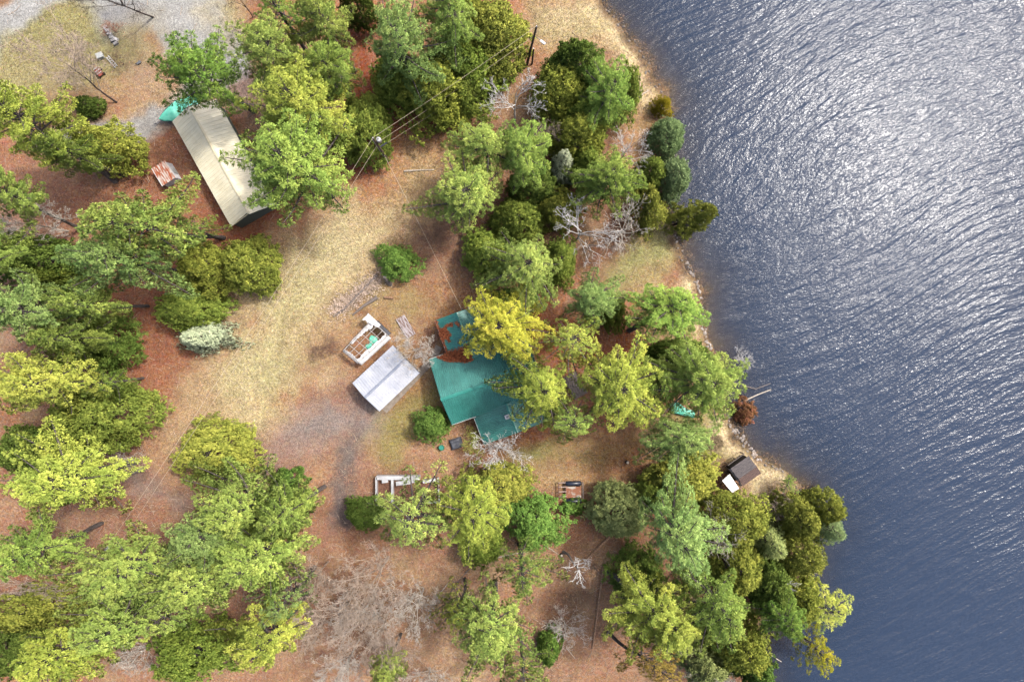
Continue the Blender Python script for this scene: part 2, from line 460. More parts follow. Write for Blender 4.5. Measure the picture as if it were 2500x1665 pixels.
def wnoise(vec, scale, detail, rough=0.5, dist=0.0):
    n = N('ShaderNodeTexNoise'); n.inputs['Scale'].default_value = scale; n.inputs['Detail'].default_value = detail; n.inputs['Roughness'].default_value = rough
    n.inputs['Distortion'].default_value = dist; L(vec, n.inputs['Vector']); return n.outputs[0]
# bend the wave trains gently
warp = N('ShaderNodeTexNoise'); warp.inputs['Scale'].default_value = 0.03; warp.inputs['Detail'].default_value = 1; L(tc.outputs['Object'], warp.inputs['Vector'])
wa = N('ShaderNodeVectorMath', operation='SCALE'); L(warp.outputs['Color'], wa.inputs[0]); wa.inputs['Scale'].default_value = 10.0
wb = N('ShaderNodeVectorMath', operation='ADD'); L(tc.outputs['Object'], wb.inputs[0]); L(wa.outputs[0], wb.inputs[1])
m1 = wmap(27, (4.2, 0.80, 1)); L(wb.outputs[0], m1.inputs[0])
m2 = wmap(34, (1.5, 0.42, 1), (7, 3, 0)); L(wb.outputs[0], m2.inputs[0])
m3 = wmap(15, (0.40, 0.20, 1), (3, 9, 0)); L(wb.outputs[0], m3.inputs[0])
n1 = wnoise(m1.outputs[0], 1.0, 1.5, 0.4, 0.15); n2 = wnoise(m2.outputs[0], 1.0, 2.0, 0.5, 0.2); n3 = wnoise(m3.outputs[0], 1.0, 2.0, 0.6, 0.2)
# gusts roughen the water in patches; it lies calmer close to the bank
gm = wmap(30, (30, 12, 1)); L(tc.outputs['Object'], gm.inputs[0])
gn = wnoise(gm.outputs[0], 1.0, 3.0, 0.55, 0.4)
gr = N('ShaderNodeMapRange'); gr.inputs['From Min'].default_value = 0.3; gr.inputs['From Max'].default_value = 0.7; gr.inputs['To Min'].default_value = 0.80; gr.inputs['To Max'].default_value = 1.15; L(gn, gr.inputs['Value'])
sa = N('ShaderNodeAttribute', attribute_name='murk'); sr = N('ShaderNodeMapRange'); sr.inputs['From Max'].default_value = 0.75; sr.inputs['To Min'].default_value = 0.6; sr.inputs['To Max'].default_value = 1.0; L(sa.outputs['Fac'], sr.inputs['Value'])
gust = N('ShaderNodeMath', operation='MULTIPLY'); L(gr.outputs[0], gust.inputs[0]); L(sr.outputs[0], gust.inputs[1])
def bump(h, dist, prev=None):
    b = N('ShaderNodeBump'); L(gust.outputs[0], b.inputs['Strength']); b.inputs['Distance'].default_value = dist; L(h, b.inputs['Height'])
    if prev is not None: L(prev, b.inputs['Normal'])
    return b.outputs[0]
nb = bump(n1, 0.15, bump(n2, 0.085, bump(n3, 0.05)))
p = N('ShaderNodeBsdfPrincipled'); p.inputs['Roughness'].default_value = 0.16; p.inputs['IOR'].default_value = 1.333; p.inputs['Specular IOR Level'].default_value = 0.155
p.inputs['Base Color'].default_value = (*alb(55, 72, 98), 1); L(nb, p.inputs['Normal'])
am = N('ShaderNodeAttribute', attribute_name='murk'); tr = N('ShaderNodeBsdfTransparent'); tr.inputs[0].default_value = (0.86, 0.86, 0.84, 1)
ar = N('ShaderNodeMapRange'); ar.inputs['To Min'].default_value = 0.22; ar.inputs['To Max'].default_value = 1.0; L(am.outputs['Fac'], ar.inputs['Value'])
mx = N('ShaderNodeMixShader'); L(ar.outputs[0], mx.inputs[0]); L(tr.outputs[0], mx.inputs[1]); L(p.outputs[0], mx.inputs[2]); L(mx.outputs[0], out.inputs[0])
M_WATER = m
lake = obj('water', make_mesh('water', np.stack([wxr, wyr, np.full(len(wxr), WATER_Z)], 1), wf, M_WATER, True, murk, 'murk'))
tag(lake, 'blue grey rippled lake glittering in the sun along the right side', 'lake', kind='structure')
# ------------------------------------------------------------------ vegetation
M_PINE = mat_foliage('pine_needles', 0.34, 0.026, 0.45, True)
M_LEAF = mat_foliage('cedar_sprays', 0.24, 0.02, 0.55, True)
M_BARK = mat_basic('pine_bark', alb(74, 66, 64), alb(126, 116, 112), 6, 0.95, bump=0.03, bscale=14, stretch=(1, 1, 0.25))
M_TWIG = mat_tinted('bare_twigs')

def unit(a): return a / np.maximum(np.linalg.norm(a, axis=-1, keepdims=True), 1e-9)

def tubes(P, Rd, n=3):
    """P (N,K,3) polylines, Rd (N,K) radii -> verts, quads"""
    Nn, K, _ = P.shape
    D = np.empty_like(P); D[:, :-1] = P[:, 1:] - P[:, :-1]; D[:, -1] = D[:, -2]; D = unit(D)
    ref = np.where(np.abs(D[..., 2:3]) < 0.9, np.array([0, 0, 1.0]), np.array([1.0, 0, 0]))
    A = unit(np.cross(D, ref)); B = np.cross(D, A)
    t = np.arange(n) * 2 * np.pi / n
    Vv = P[:, :, None, :] + Rd[:, :, None, None] * (A[:, :, None, :] * np.cos(t)[None, None, :, None] + B[:, :, None, :] * np.sin(t)[None, None, :, None])
    base = np.arange(Nn * K * n).reshape(Nn, K, n)
    f = np.stack([base[:, :-1], np.roll(base[:, :-1], -1, 2), np.roll(base[:, 1:], -1, 2), base[:, 1:]], -1).reshape(-1, 4)
    return Vv.reshape(-1, 3), f

class Geo:
    def __init__(s): s.v = []; s.f = []; s.n = 0
    def add(s, v, f): s.v.append(v); s.f.append(f + s.n); s.n += len(v)
    def get(s): return np.vstack(s.v), np.vstack(s.f)

def tuft_tris(C, n, ln, wd, up, rs, tone, outward=None, hull=None):
    """around every centre in C, n little blades; returns verts, tris, tint"""
    M = len(C)
    d = rs.normal(size=(M, n, 3)); d[..., 2] += up
    if outward is not None: d = d + outward[:, None, :] * 0.9
    d = unit(d)
    side = unit(np.cross(d, rs.normal(size=(M, n, 3))))
    L_ = ln * rs.uniform(0.6, 1.15, (M, n, 1)); w = wd * rs.uniform(0.7, 1.2, (M, n, 1))
    c = C[:, None, :]
    root = c + d * L_ * 0.12; tip = c + d * L_
    Vv = np.stack([root, tip + side * w, tip - side * w], 2).reshape(-1, 3)
    f = np.arange(M * n * 3).reshape(-1, 3)
    t = np.clip(tone[:, None] + rs.normal(0, 0.10, (M, n)), 0, 1)
    if hull is not None:
        nr = unit(d * 0.6 + hull[:, None, :] * 0.4 + np.array([0, 0, 0.30]))
        return Vv, f, np.repeat(t.reshape(-1), 3), np.repeat(nr.reshape(-1, 3), 3, 0)
    return Vv, f, np.repeat(t.reshape(-1), 3)

def gen_pine(seed, R=5.0, h=18.0, z0=0.45, limbs=54, gap=0.40, droop=0.1, pw=0.7, n=30, ln=0.36, wd=0.036, top=0.14, keep=1.0, rise=1.0, lop=0.25, spread=0.26, whorl=6):
    rs = np.random.RandomState(seed)
    trunk = Geo()
    # trunk with a slight sway
    K = 9; tz = np.linspace(0, 1, K)
    sway = np.cumsum(rs.normal(0, 0.10, (K, 2)), 0); sway[0] = 0
    TP = np.concatenate([sway, (tz * h * 0.97)[:, None]], 1)
    v, f = tubes(TP[None], (0.30 * (1 - tz) ** 0.8 + 0.05)[None] * h / 18, 8); trunk.add(v, f)
    at = lambda z: np.array([np.interp(z, TP[:, 2], TP[:, 0]), np.interp(z, TP[:, 2], TP[:, 1]), z])
    C = []; OD = []; tone = []; LP = []; LR = []; az0 = 0; wl = 1
    az = rs.uniform(0, 6.28)
    lopdir = rs.uniform(0, 6.28)
    for i in range(limbs):
        t = (i + rs.uniform(0, 0.8)) / limbs
        z = h * (z0 + (0.96 - z0) * t)
        if whorl:
            k = i % whorl
            if k == 0: az0 = rs.uniform(0, 6.28); wl = rs.uniform(0.72, 1.12)
            t = (i - k + whorl * 0.5 + rs.uniform(-0.6, 0.6)) / limbs; t = min(max(t, 0.0), 0.99); z = h * (z0 + (0.96 - z0) * t)
            az = az0 + k * 6.283 / whorl + rs.normal(0, 0.18)
        else:
            az += 2.399 + rs.normal(0, 0.35); wl = 1.0
        Lm = R * ((1 - t) ** pw * 0.98 + top) * wl * rs.uniform(0.66, 1.18) * (1 + lop * math.cos(az - lopdir))
        el = rise * (0.06 + 0.75 * t ** 1.6) + rs.normal(0, 0.08)
        d = np.array([math.cos(az) * math.cos(el), math.sin(az) * math.cos(el), math.sin(el)])
        s = np.linspace(0, 1, 6); side = np.array([-math.sin(az), math.cos(az), 0])
        bend = rs.normal(0, 0.10) * Lm
        pts = at(z) + np.outer(s * Lm, d) + np.outer(s ** 2 * bend, side); pts[:, 2] += -droop * Lm * s ** 2 * 0.6 + 0.12 * Lm * s ** 4
        LP.append(pts); LR.append((0.085 * (1 - s * 0.8)) * (Lm / 4 + 0.4))
        lt = rs.normal(0.5, 0.13)
        u = 0.22 + rs.uniform(0, 0.08)
        while u < 1.0:
            if rs.rand() < keep:
                q = np.array([np.interp(u, s, pts[:, k]) for k in range(3)])
                for sg in (-1, 1):
                    bl = (spread * Lm * (1 - u) ** 0.8 + 0.26) * rs.uniform(0.6, 1.2)
                    bd = d * math.cos(0.85) + side * sg * math.sin(0.85); bd[2] += 0.10
                    ns = max(1, int(bl / gap + 0.5)); bt = lt + rs.normal(0, 0.07)
                    for j in range(ns):
                        C.append(q + bd * bl * (j + 1) / ns + rs.normal(0, 0.07, 3)); OD.append(bd * 0.7 + d * 0.5); tone.append(bt + 0.10 * (j + 1) / ns + rs.normal(0, 0.06))
            u += gap / Lm * rs.uniform(0.8, 1.25)
        C.append(pts[-1]); OD.append(d); tone.append(lt + 0.15)
    C = np.array(C); tone = np.array(tone)
    v, f = tubes(np.array(LP), np.array(LR), 4); trunk.add(v, f)
    # inner tufts fall off: needles live at the outer ends
    hull = unit(C - np.array([0, 0, h * (z0 * 0.5 + 0.35)]))
    V1, F1, T1, N1 = tuft_tris(C, n, ln, wd, 0.45, rs, np.clip(tone, 0.05, 0.95), unit(np.array(OD)), hull)
    tv, tf = trunk.get()
    return (make_mesh('trunk', tv, tf, M_BARK, True), make_mesh('crown', V1, F1, M_PINE, False, T1, nrm=N1), R, h)

def gen_cedar(seed, R=3.0, h=8.0, lobes=560, n=52, ln=0.26, wd=0.062, fat=0.75, skirt=0.06, mat=None, rough=0.14):
    rs = np.random.RandomState(seed)
    C = []; O = []; tone = []
    ph = rs.uniform(0, 6.28, 8); am = rs.uniform(0.03, rough, 8)
    zz = rs.rand(lobes * 2); th = rs.uniform(0, 6.28, lobes * 2)
    prof = np.sqrt(np.clip(1 - zz ** 2, 0, 1)) * fat + (1 - zz) * (1 - fat)
    prof = prof * np.clip(0.55 + zz * 3, 0, 1)
    # keep lobes in proportion to the surface they stand on
    keep = rs.rand(lobes * 2) < (0.25 + 0.75 * prof); zz, th, prof = zz[keep][:lobes], th[keep][:lobes], prof[keep][:lobes]
    wob = 1 + sum(am[k] * np.sin((k % 4 + 2) * th + ph[k] + zz * (k + 1) * 2.1) for k in range(8))
    depth = np.where(rs.rand(len(zz)) < 0.75, rs.uniform(0.88, 1.04, len(zz)), rs.uniform(0.45, 0.9, len(zz)))
    r = R * prof * wob * depth
    C = np.stack([r * np.cos(th), r * np.sin(th), h * (skirt + (1 - skirt) * zz * (0.9 + 0.1 * depth))], 1)
    O = unit(np.stack([np.cos(th) * 0.9, np.sin(th) * 0.9, 0.25 + zz * 1.4], 1))
    tone = np.clip(rs.normal(0.46, 0.15, len(zz)), 0.05, 0.95)
    # each lobe is a small bunch of sprays
    kb = 4
    Cb = np.repeat(C, kb, 0) + rs.normal(0, 0.17 * R / 3, (len(C) * kb, 3)); Ob = np.repeat(O, kb, 0); tb = np.clip(np.repeat(tone, kb) + rs.normal(0, 0.07, len(C) * kb), 0, 1)
    V1, F1, T1, N1 = tuft_tris(Cb, max(4, n // kb), ln, wd, 0.25, rs, tb, Ob, Ob)
    tz = np.linspace(0, 1, 5)
    tr = Geo()
    v, f = tubes(np.stack([np.zeros(5), np.zeros(5), tz * h * 0.9], 1)[None], (0.16 * (1 - tz) + 0.03)[None], 7); tr.add(v, f)
    nb = 26; za = rs.uniform(0.12, 0.85, nb) * h; a = rs.uniform(0, 6.28, nb); ll = R * 0.75 * np.sqrt(1 - (za / h) ** 2)
    s = np.linspace(0, 1, 4)
    LP = np.stack([np.cos(a)[:, None] * ll[:, None] * s, np.sin(a)[:, None] * ll[:, None] * s, za[:, None] + 0.35 * ll[:, None] * s], -1)
    v, f = tubes(LP, np.tile(0.045 * (1 - 0.8 * s), (nb, 1)), 4); tr.add(v, f)
    tv, tf = tr.get()
    return (make_mesh('trunk', tv, tf, M_BARK, True), make_mesh('crown', V1, F1, mat or M_LEAF, False, T1, nrm=N1), R, h)

def gen_bare(seed, R=5.0, h=10.0, limbs=9, kids=(6, 6, 5, 3), el=(0.35, 1.15), z0=0.2, r0=0.11, twig=0.0135, lean=0.0, lop=0.0, stems=1):
    """trunk mesh and crown-of-branches mesh of a leafless tree"""
    rs = np.random.RandomState(seed)
    K = 6; tz = np.linspace(0, 1, K)
    tr = Geo()
    TP = np.stack([np.cumsum(rs.normal(0, 0.07, K)) , np.cumsum(rs.normal(0, 0.07, K)), tz * h * 0.72], 1); TP[0, :2] = 0
    v, f = tubes(TP[None], (r0 * 1.3 * (1 - 0.75 * tz))[None], 7); tr.add(v, f)
    t = rs.uniform(z0, 1.0, limbs) ** 0.8; t = np.clip(t, z0, 1)
    st = np.stack([np.interp(t, tz, TP[:, k]) for k in range(3)], 1)
    az = np.arange(limbs) * 2.399 + rs.uniform(0, 6.28) + rs.normal(0, 0.3, limbs)
    e = rs.uniform(el[0], el[1], limbs) + 0.25 * t
    d = np.stack([np.cos(az) * np.cos(e), np.sin(az) * np.cos(e), np.sin(e)], 1)
    ln = R * rs.uniform(0.7, 1.1, limbs) / np.maximum(np.cos(e), 0.55) * (1.15 - 0.5 * t) * (1 + lop * np.cos(az))
    rad = np.full(limbs, r0 * 0.55) * rs.uniform(0.7, 1.1, limbs)
    br = Geo()
    for lev in range(len(kids) + 1):
        Kp = 6 if lev == 0 else (4 if lev < 3 else 3)
        Nn = len(st)
        P = np.empty((Nn, Kp, 3)); P[:, 0] = st; dd = d.copy()
        for k in range(1, Kp):
            dd = unit(dd + rs.normal(0, 0.16 + 0.03 * lev, (Nn, 3)) + np.array([0, 0, 0.05]))
            P[:, k] = P[:, k - 1] + dd * (ln / (Kp - 1))[:, None]
        P[..., 2] = np.maximum(P[..., 2], 0.15)
        s = np.linspace(0, 1, Kp)
        v, f = tubes(P, np.maximum(rad[:, None] * (1 - 0.72 * s), twig * 0.7), 4 if lev == 0 else 3); br.add(v, f)
        if lev == len(kids): break
        c = kids[lev]
        u = rs.uniform(0.28, 1.0, (Nn, c)) * (Kp - 1); i0 = np.minimum(u.astype(int), Kp - 2); fr = (u - i0)[..., None]
        a = P[np.arange(Nn)[:, None], i0]; b = P[np.arange(Nn)[:, None], i0 + 1]
        st2 = a * (1 - fr) + b * fr; base = unit(b - a)
        per = rs.normal(size=(Nn, c, 3)); per = unit(per - (per * base).sum(-1, keepdims=True) * base)
        ang = rs.uniform(0.5, 1.05, (Nn, c, 1))
        d2 = unit(base * np.cos(ang) + per * np.sin(ang) + np.array([0, 0, 0.10]))
        ln2 = (ln[:, None] * rs.uniform(0.28, 0.55, (Nn, c)) * (1.15 - 0.45 * u / (Kp - 1)))
        st, d = st2.reshape(-1, 3), d2.reshape(-1, 3)
        ln = ln2.reshape(-1); rad = np.maximum(np.repeat(rad * 0.46, c), twig)
    tv, tf = tr.get(); bv, bf = br.get()
    return (make_mesh('trunk', tv, tf, M_TWIG, True), make_mesh('crown', bv, bf, M_TWIG, False), R, h)

PROTO = {
    'pine': [gen_pine(s, 5.0, 18.0, 0.50, 54, lop=0.22) for s in (1, 2, 3, 4)] + [gen_pine(5, 5.0, 18.0, 0.46, 64, 0.40, pw=0.5, lop=0.15), gen_pine(6, 5.0, 18.0, 0.52, 50, 0.42, pw=0.55, lop=0.35), gen_pine(7, 5.0, 18.0, 0.48, 52, 0.42, pw=0.6, lop=0.3)],
    'thin': [gen_pine(11, 5.0, 17.0, 0.42, 32, 0.44, keep=0.8, lop=0.3, n=26), gen_pine(12, 5.0, 17.0, 0.44, 34, 0.44, keep=0.75, lop=0.35, n=26)],
    'spruce': [gen_pine(21, 2.6, 9.0, 0.06, 90, 0.30, droop=0.5, pw=0.9, n=16, ln=0.26, wd=0.035, top=0.03, rise=0.25, lop=0.08, spread=0.3, whorl=0),
               gen_pine(22, 2.6, 9.0, 0.06, 84, 0.30, droop=0.4, pw=0.8, n=16, ln=0.26, wd=0.035, top=0.03, rise=0.35, lop=0.1, spread=0.3, whorl=0)],
    'cedar': [gen_cedar(31), gen_cedar(32, fat=0.5), gen_cedar(33, fat=0.9), gen_cedar(34, fat=0.65, rough=0.2), gen_cedar(35, fat=0.6, rough=0.24)],
    'shrub': [gen_cedar(41, 1.6, 2.2, 260, 44, 0.22, 0.05, 0.9, rough=0.18), gen_cedar(42, 1.6, 2.4, 260, 44, 0.22, 0.05, 0.8, rough=0.22)],
    'bare': [gen_bare(51, 5.2, 9.5, 12, (7, 6, 5, 4)), gen_bare(52, 5.2, 10.5, 12, (7, 6, 5, 4), el=(0.3, 1.0))],
    'birch': [gen_bare(61, 4.4, 10.5, 9, (6, 5, 3), (0.5, 1.15), 0.3, 0.12, 0.0145), gen_bare(62, 4.4, 9.0, 10, (6, 5, 3), (0.25, 0.95), 0.3, 0.12, 0.0145)],
    'brush': [gen_bare(71, 2.6, 3.4, 16, (6, 5, 3), (0.35, 1.2), 0.02, 0.045, 0.013), gen_bare(72, 2.6, 3.0, 18, (6, 5, 3), (0.3, 1.1), 0.02, 0.045, 0.013)],
    'snag': [gen_bare(81, 2.0, 6.5, 10, (5, 4, 2), (-0.1, 0.7), 0.45, 0.12, 0.012)],
}
HCF = {'pine': 0.74, 'thin': 0.70, 'spruce': 0.45, 'cedar': 0.55, 'shrub': 0.5, 'bare': 0.55, 'birch': 0.6, 'brush': 0.4, 'snag': 0.7}
_rng = random.Random(77)
_use = {k: 0 for k in PROTO}
NAMES = {'pine': 'pine_tree', 'thin': 'pine_tree', 'spruce': 'spruce_tree', 'cedar': 'cedar_tree', 'shrub': 'evergreen_shrub', 'bare': 'bare_tree', 'birch': 'bare_tree', 'brush': 'bare_shrub', 'snag': 'dead_tree'}
CATS = {'shrub': 'shrub', 'brush': 'shrub'}

def tree(kind, x, y, rx, ry, h, col, label, group=None, name=None, tilt=None, rz=None, variant=None, bark=None, base=None):
    """x, y: where the middle of the crown is seen on the overview map; rx, ry: its seen half widths; h: height in metres"""
    ps = PROTO[kind]
    k = variant if variant is not None else _use[kind] % len(ps); _use[kind] += 1
    tm, cm, pr, ph = ps[k]
    hc = HCF[kind] * h
    c = V(x, y, hc)
    if base is not None: b = V(base[0], base[1], 0)
    else: b = Vector((c.x, c.y, 0))
    b.z = max(gz(b), WATER_Z - 0.3) - 0.05
    s = 125.0 / 2354 * (HC - hc) / HC / pr
    g = 1.11 if kind in ('pine', 'thin') else 1.0
    rot = (0, 0, 0)
    if base is not None:       # a leaning tree: tip the whole thing from its foot towards its crown
        ax = Vector((c.x - b.x, c.y - b.y, 0)); lean = math.atan2(ax.length, hc)
        q = Vector((0, 0, 1)).rotation_difference(Vector((c.x - b.x, c.y - b.y, hc)))
        rot = q.to_euler()
    root = thing(name or NAMES[kind], label, CATS.get(kind, 'tree'), b, group=group, rot=rot, scale=(rx * s * g, ry * s * g, h / ph))
    a = _rng.uniform(0, 6.28) if rz is None else rz
    tk = obj('trunk', tm, root, rot=(0, 0, a)); cr = obj('crown', cm, root, rot=(0, 0, a))
    if kind in ('bare', 'birch', 'brush', 'snag'):
        tk.color = (*(bark if bark is not None else col), 1); cr.color = (*col, 1)
    else:
        l = _rng.uniform(0.9, 1.1); j = [l * _rng.uniform(0.97, 1.03) for _ in range(3)]
        cr.color = (col[0] * j[0], col[1] * j[1], col[2] * j[2], 1)
    return root

# leaf colours (reflectance)
LITE = (0.245, 0.330, 0.078)     # pale yellow-green white pine
YEL = (0.285, 0.345, 0.066)      # yellowing pine
HERO = (0.370, 0.385, 0.055)
MID = (0.195, 0.285, 0.062)
GRN = (0.150, 0.245, 0.050)
MINT = (0.205, 0.300, 0.090)
OLV = (0.190, 0.212, 0.040)
CED = (0.135, 0.180, 0.034)
DRK = (0.080, 0.118, 0.025)  # dark green foliage of the darkest cedars
EMR = (0.100, 0.170, 0.036)
SAGE = (0.20, 0.235, 0.085)
SILV = (0.27, 0.31, 0.20)
BLUE = (0.135, 0.190, 0.080)
TWB = tuple(1.3 * alb(206, 186, 168)); TWG = tuple(1.45 * alb(214, 206, 194)); TWW = tuple(1.25 * alb(255, 252, 248)); TWD = tuple(alb(150, 118, 100)); BKD = tuple(alb(86, 76, 72))

G1 = 'white pines around the plot'; G2 = 'cedars around the plot'; G3 = 'leafless trees'; G4 = 'low shrubs'; G5 = 'spruces'
T = tree
# upper left
T('pine', 474, 158, 100, 92, 17, GRN, 'dark green pine overhanging the north-west end of the beige garage and the boat', G1)
T('pine', 615, 112, 92, 84, 17, LITE, 'light green pine standing right of the gravel yard', G1)
T('thin', 640, 28, 84, 60, 15, MID, 'thin pine at the top edge right of the gravel', G1)
T('pine', 745, 40, 72, 80, 18, LITE, 'pale pine at the top edge left of the red needle path', G1)
T('pine', 752, 150, 76, 74, 16, MID, 'pine with visible leaning trunk over the small dark shed', G1)
T('pine', 690, 245, 115, 100, 18, YEL, 'yellow-green pine north of the largest pine beside the beige garage', G1)
T('pine', 674, 380, 130, 116, 19, MID, 'largest broad pine overhanging the east side of the beige garage', G1, variant=4)
T('cedar', 835, 290, 62, 80, 8, CED, 'round green cedar beside the transformer pole', G2)
T('pine', 915, 95, 95, 98, 18, MINT, 'blue-tinged pale pine right of the red needle path', G1)
T('pine', 1025, 15, 70, 80, 17, LITE, 'yellow-green pine at top centre edge among the cedars', G1)
T('cedar', 925, 175, 78, 70, 8, CED, 'cedar on the left flank of the large cedar clump at top centre', G2)
T('cedar', 1000, 205, 80, 78, 10, OLV, 'olive topped cedar at the lower tip of the top centre clump', G2)
T('cedar', 1075, 150, 82, 80, 9, CED, 'dark green cedar in the middle of the top centre clump under the wires', G2)
T('cedar', 1070, 215, 55, 52, 7, CED, 'small cedar at the lower right of the top centre clump', G2)
T('cedar', 1135, 85, 82, 92, 10, OLV, 'golden olive cedar left of the lamp pole', G2)
T('cedar', 1080, 50, 66, 60, 10, OLV, 'brownish olive cedar at the top edge behind the golden cedar', G2)
T('cedar', 820, 10, 40, 36, 9, DRK, 'dark cedar at the top edge above the red needle path', G2)
T('shrub', 205, 245, 30, 26, 2.2, DRK, 'dark green shrub below the brown leafless tree', G4)
# left side
T('pine', 55, 275, 118, 90, 18, YEL, 'olive yellow pine at the left edge below the gravel lane', G1, base=(266, 418))
T('pine', 140, 345, 70, 44, 15, MID, 'small pine between the left edge pine and the cedar with the long trunk', G1)
T('cedar', 238, 332, 72, 58, 8, OLV, 'olive cedar left of the rusty roofed hut', G2)
T('pine', 8, 440, 60, 62, 18, LITE, 'pine cut by the left edge beneath the grey trunk', G1, base=(192, 528))
T('pine', 296, 522, 138, 82, 20, LITE, 'large pale pine left of the beige garage', G1, variant=5, base=(512, 547))
T('pine', 258, 592, 122, 78, 18, MINT, 'pale green pine below the large pine left of the garage', G1)
T('thin', 430, 520, 56, 44, 13, MID, 'small green pine at the right side of the large pale pine', G1)
T('cedar', 468, 612, 70, 60, 8, OLV, 'left one of two olive cedars below the beige garage', G2)
T('cedar', 572, 606, 64, 66, 8, OLV, 'right one of two olive cedars below the beige garage', G2)
T('cedar', 430, 712, 80, 50, 6, CED, 'green cedar behind the silvery spruce in the meadow', G2)
T('spruce', 470, 770, 76, 44, 6, SILV, 'silvery blue-grey spruce at the left edge of the dry meadow', G5)
T('cedar', 60, 590, 95, 62, 10, DRK, 'very dark cedar at the left edge behind a bare grey trunk', G2)
T('cedar', 110, 640, 66, 34, 8, CED, 'green cedar below the very dark cedar at the left edge', G2)
T('pine', -95, 598, 90, 80, 20, LITE, 'pine mostly beyond the left edge, grey trunk crossing the very dark cedar', G1, base=(142, 622))
T('pine', 195, 690, 78, 58, 16, LITE, 'pale pine left of the small cedar and silvery spruce', G1)
T('pine', 60, 715, 105, 78, 18, MINT, 'broad mint green pine at the left edge mid height', G1)
T('pine', 130, 780, 78, 56, 16, MID, 'mid green pine left of the dark round cedar', G1)
T('cedar', 215, 790, 72, 66, 9, DRK, 'dark round cedar with a grey trunk lying at its right', G2)
T('pine', 95, 885, 128, 88, 18, YEL, 'big yellow-green pine at the left edge above the largest cedar', G1)
T('thin', 220, 880, 60, 44, 13, MID, 'small green pine between the yellow pine and the dark round cedar', G1)
T('cedar', 222, 950, 108, 88, 10, CED, 'largest green cedar on the left side beside the wires', G2)
T('cedar', 60, 1035, 84, 60, 9, DRK, 'dark cedar at the left edge below the yellow pine', G2)
T('pine', 140, 1115, 146, 98, 18, YEL, 'broad yellow pine left of the leaf strewn track', G1, variant=2)
T('pine', 70, 1275, 98, 70, 16, MID, 'green pine at the lower left edge above the brush', G1)
T('cedar', 492, 1035, 96, 62, 6, OLV, 'oval yellow-green cedar at the end of the drive', G2, variant=2)
# lower left wood
T('pine', 555, 1165, 120, 88, 18, LITE, 'pale pine touching the oval cedar at the drive', G1)
T('pine', 660, 1185, 78, 78, 18, LITE, 'pale pine at the right end of the lower left wood', G1)
T('pine', 470, 1235, 105, 78, 17, MINT, 'mint green pine right of the wires in the lower left wood', G1)
T('pine', 300, 1315, 140, 88, 18, LITE, 'wide feathery pine under the end of the wires', G1)
T('pine', 455, 1340, 115, 78, 19, LITE, 'pale pine in the middle of the lower left wood', G1)
T('pine', 595, 1285, 110, 80, 18, LITE, 'pine left of the brown thicket in the lower left wood', G1)
T('thin', 655, 1380, 84, 66, 15, MINT, 'bluish thin pine beside the brown thicket', G1)
T('pine', 620, 1470, 94, 78, 17, YEL, 'bright yellow pine at the bottom edge left of the brown thicket', G1)
T('pine', 268, 1440, 112, 80, 17, LITE, 'pine with open branches above the bottom left corner', G1)
T('pine', 125, 1520, 120, 74, 18, YEL, 'yellow pine in the bottom left corner', G1)
T('thin', 375, 1425, 72, 60, 14, LITE, 'small pale pine above the dark bottom cedar', G1)
T('cedar', 440, 1505, 95, 68, 9, CED, 'dark green cedar at the bottom edge left of the bright yellow pine', G2)
T('cedar', 60, 1405, 95, 42, 8, OLV, 'olive cedar at the left edge above the bottom left pines', G2)
T('cedar', 20, 1500, 60, 60, 8, DRK, 'dark cedar in the very corner at bottom left', G2)
T('shrub', 662, 1102, 34, 26, 3, EMR, 'dark emerald shrub above the lower left wood by the drive', G4)
T('shrub', 692, 1150, 26, 26, 3, EMR, 'dark emerald shrub right beside the pale pine by the drive', G4)
# bottom centre
T('cedar', 836, 1184, 48, 38, 5, DRK, 'small dark cedar left of the white wrecked frame', G2)
T('thin', 950, 1205, 112, 98, 17, LITE, 'pale open pine over the white wrecked frame', G1, variant=0)
T('pine', 1085, 1175, 92, 98, 17, YEL, 'dense yellow pine right of the white wrecked frame', G1)
T('cedar', 1150, 1112, 66, 50, 6, OLV, 'olive cedar below the pale leafless bush of the house', G2)
T('cedar', 1225, 1200, 70, 62, 6, EMR, 'bright green bushy cedar left of the floating dock', G2, variant=4)
T('cedar', 1112, 1262, 48, 40, 6, CED, 'small green cedar at the foot of the dense yellow pine', G2)
T('shrub', 1320, 1166, 24, 20, 2, EMR, 'little green shrub at the lower edge of the floating dock', G4)
T('cedar', 1425, 1178, 66, 66, 7, SAGE, 'round grey-green cedar right of the floating dock', G2)
T('thin', 1195, 1320, 84, 62, 15, MID, 'sparse green pine above the bottom centre pines', G1)
T('pine', 1130, 1440, 98, 92, 17, LITE, 'pale pine at bottom centre right of the brown thicket', G1)
T('thin', 1055, 1400, 62, 60, 13, OLV, 'olive thin pine between the brown thicket and the bottom centre pine', G1)
T('pine', 890, 1540, 52, 40, 12, LITE, 'small pale pine at the bottom edge below the thicket', G1)
T('thin', 1195, 1545, 72, 48, 14, MID, 'thin green pine at the bottom edge right of centre', G1)
T('shrub', 1262, 1490, 28, 36, 3, GRN, 'lone green sapling on the leaf litter at bottom centre', G4)
T('bare', 870, 1320, 110, 92, 11, TWB, 'widest brown leafless tree in the thicket below the drive', G3)
T('bare', 790, 1390, 82, 80, 10, TWB, 'brown leafless tree on the left side of the thicket', G3)
T('bare', 880, 1440, 76, 78, 10, TWB, 'brown leafless tree on the right side of the thicket', G3)
T('bare', 800, 1520, 76, 60, 10, TWG, 'greyish leafless tree at the bottom edge of the thicket', G3)
T('brush', 985, 1545, 60, 36, 3, TWG, 'pale dry brush at the bottom edge right of the thicket', G3)
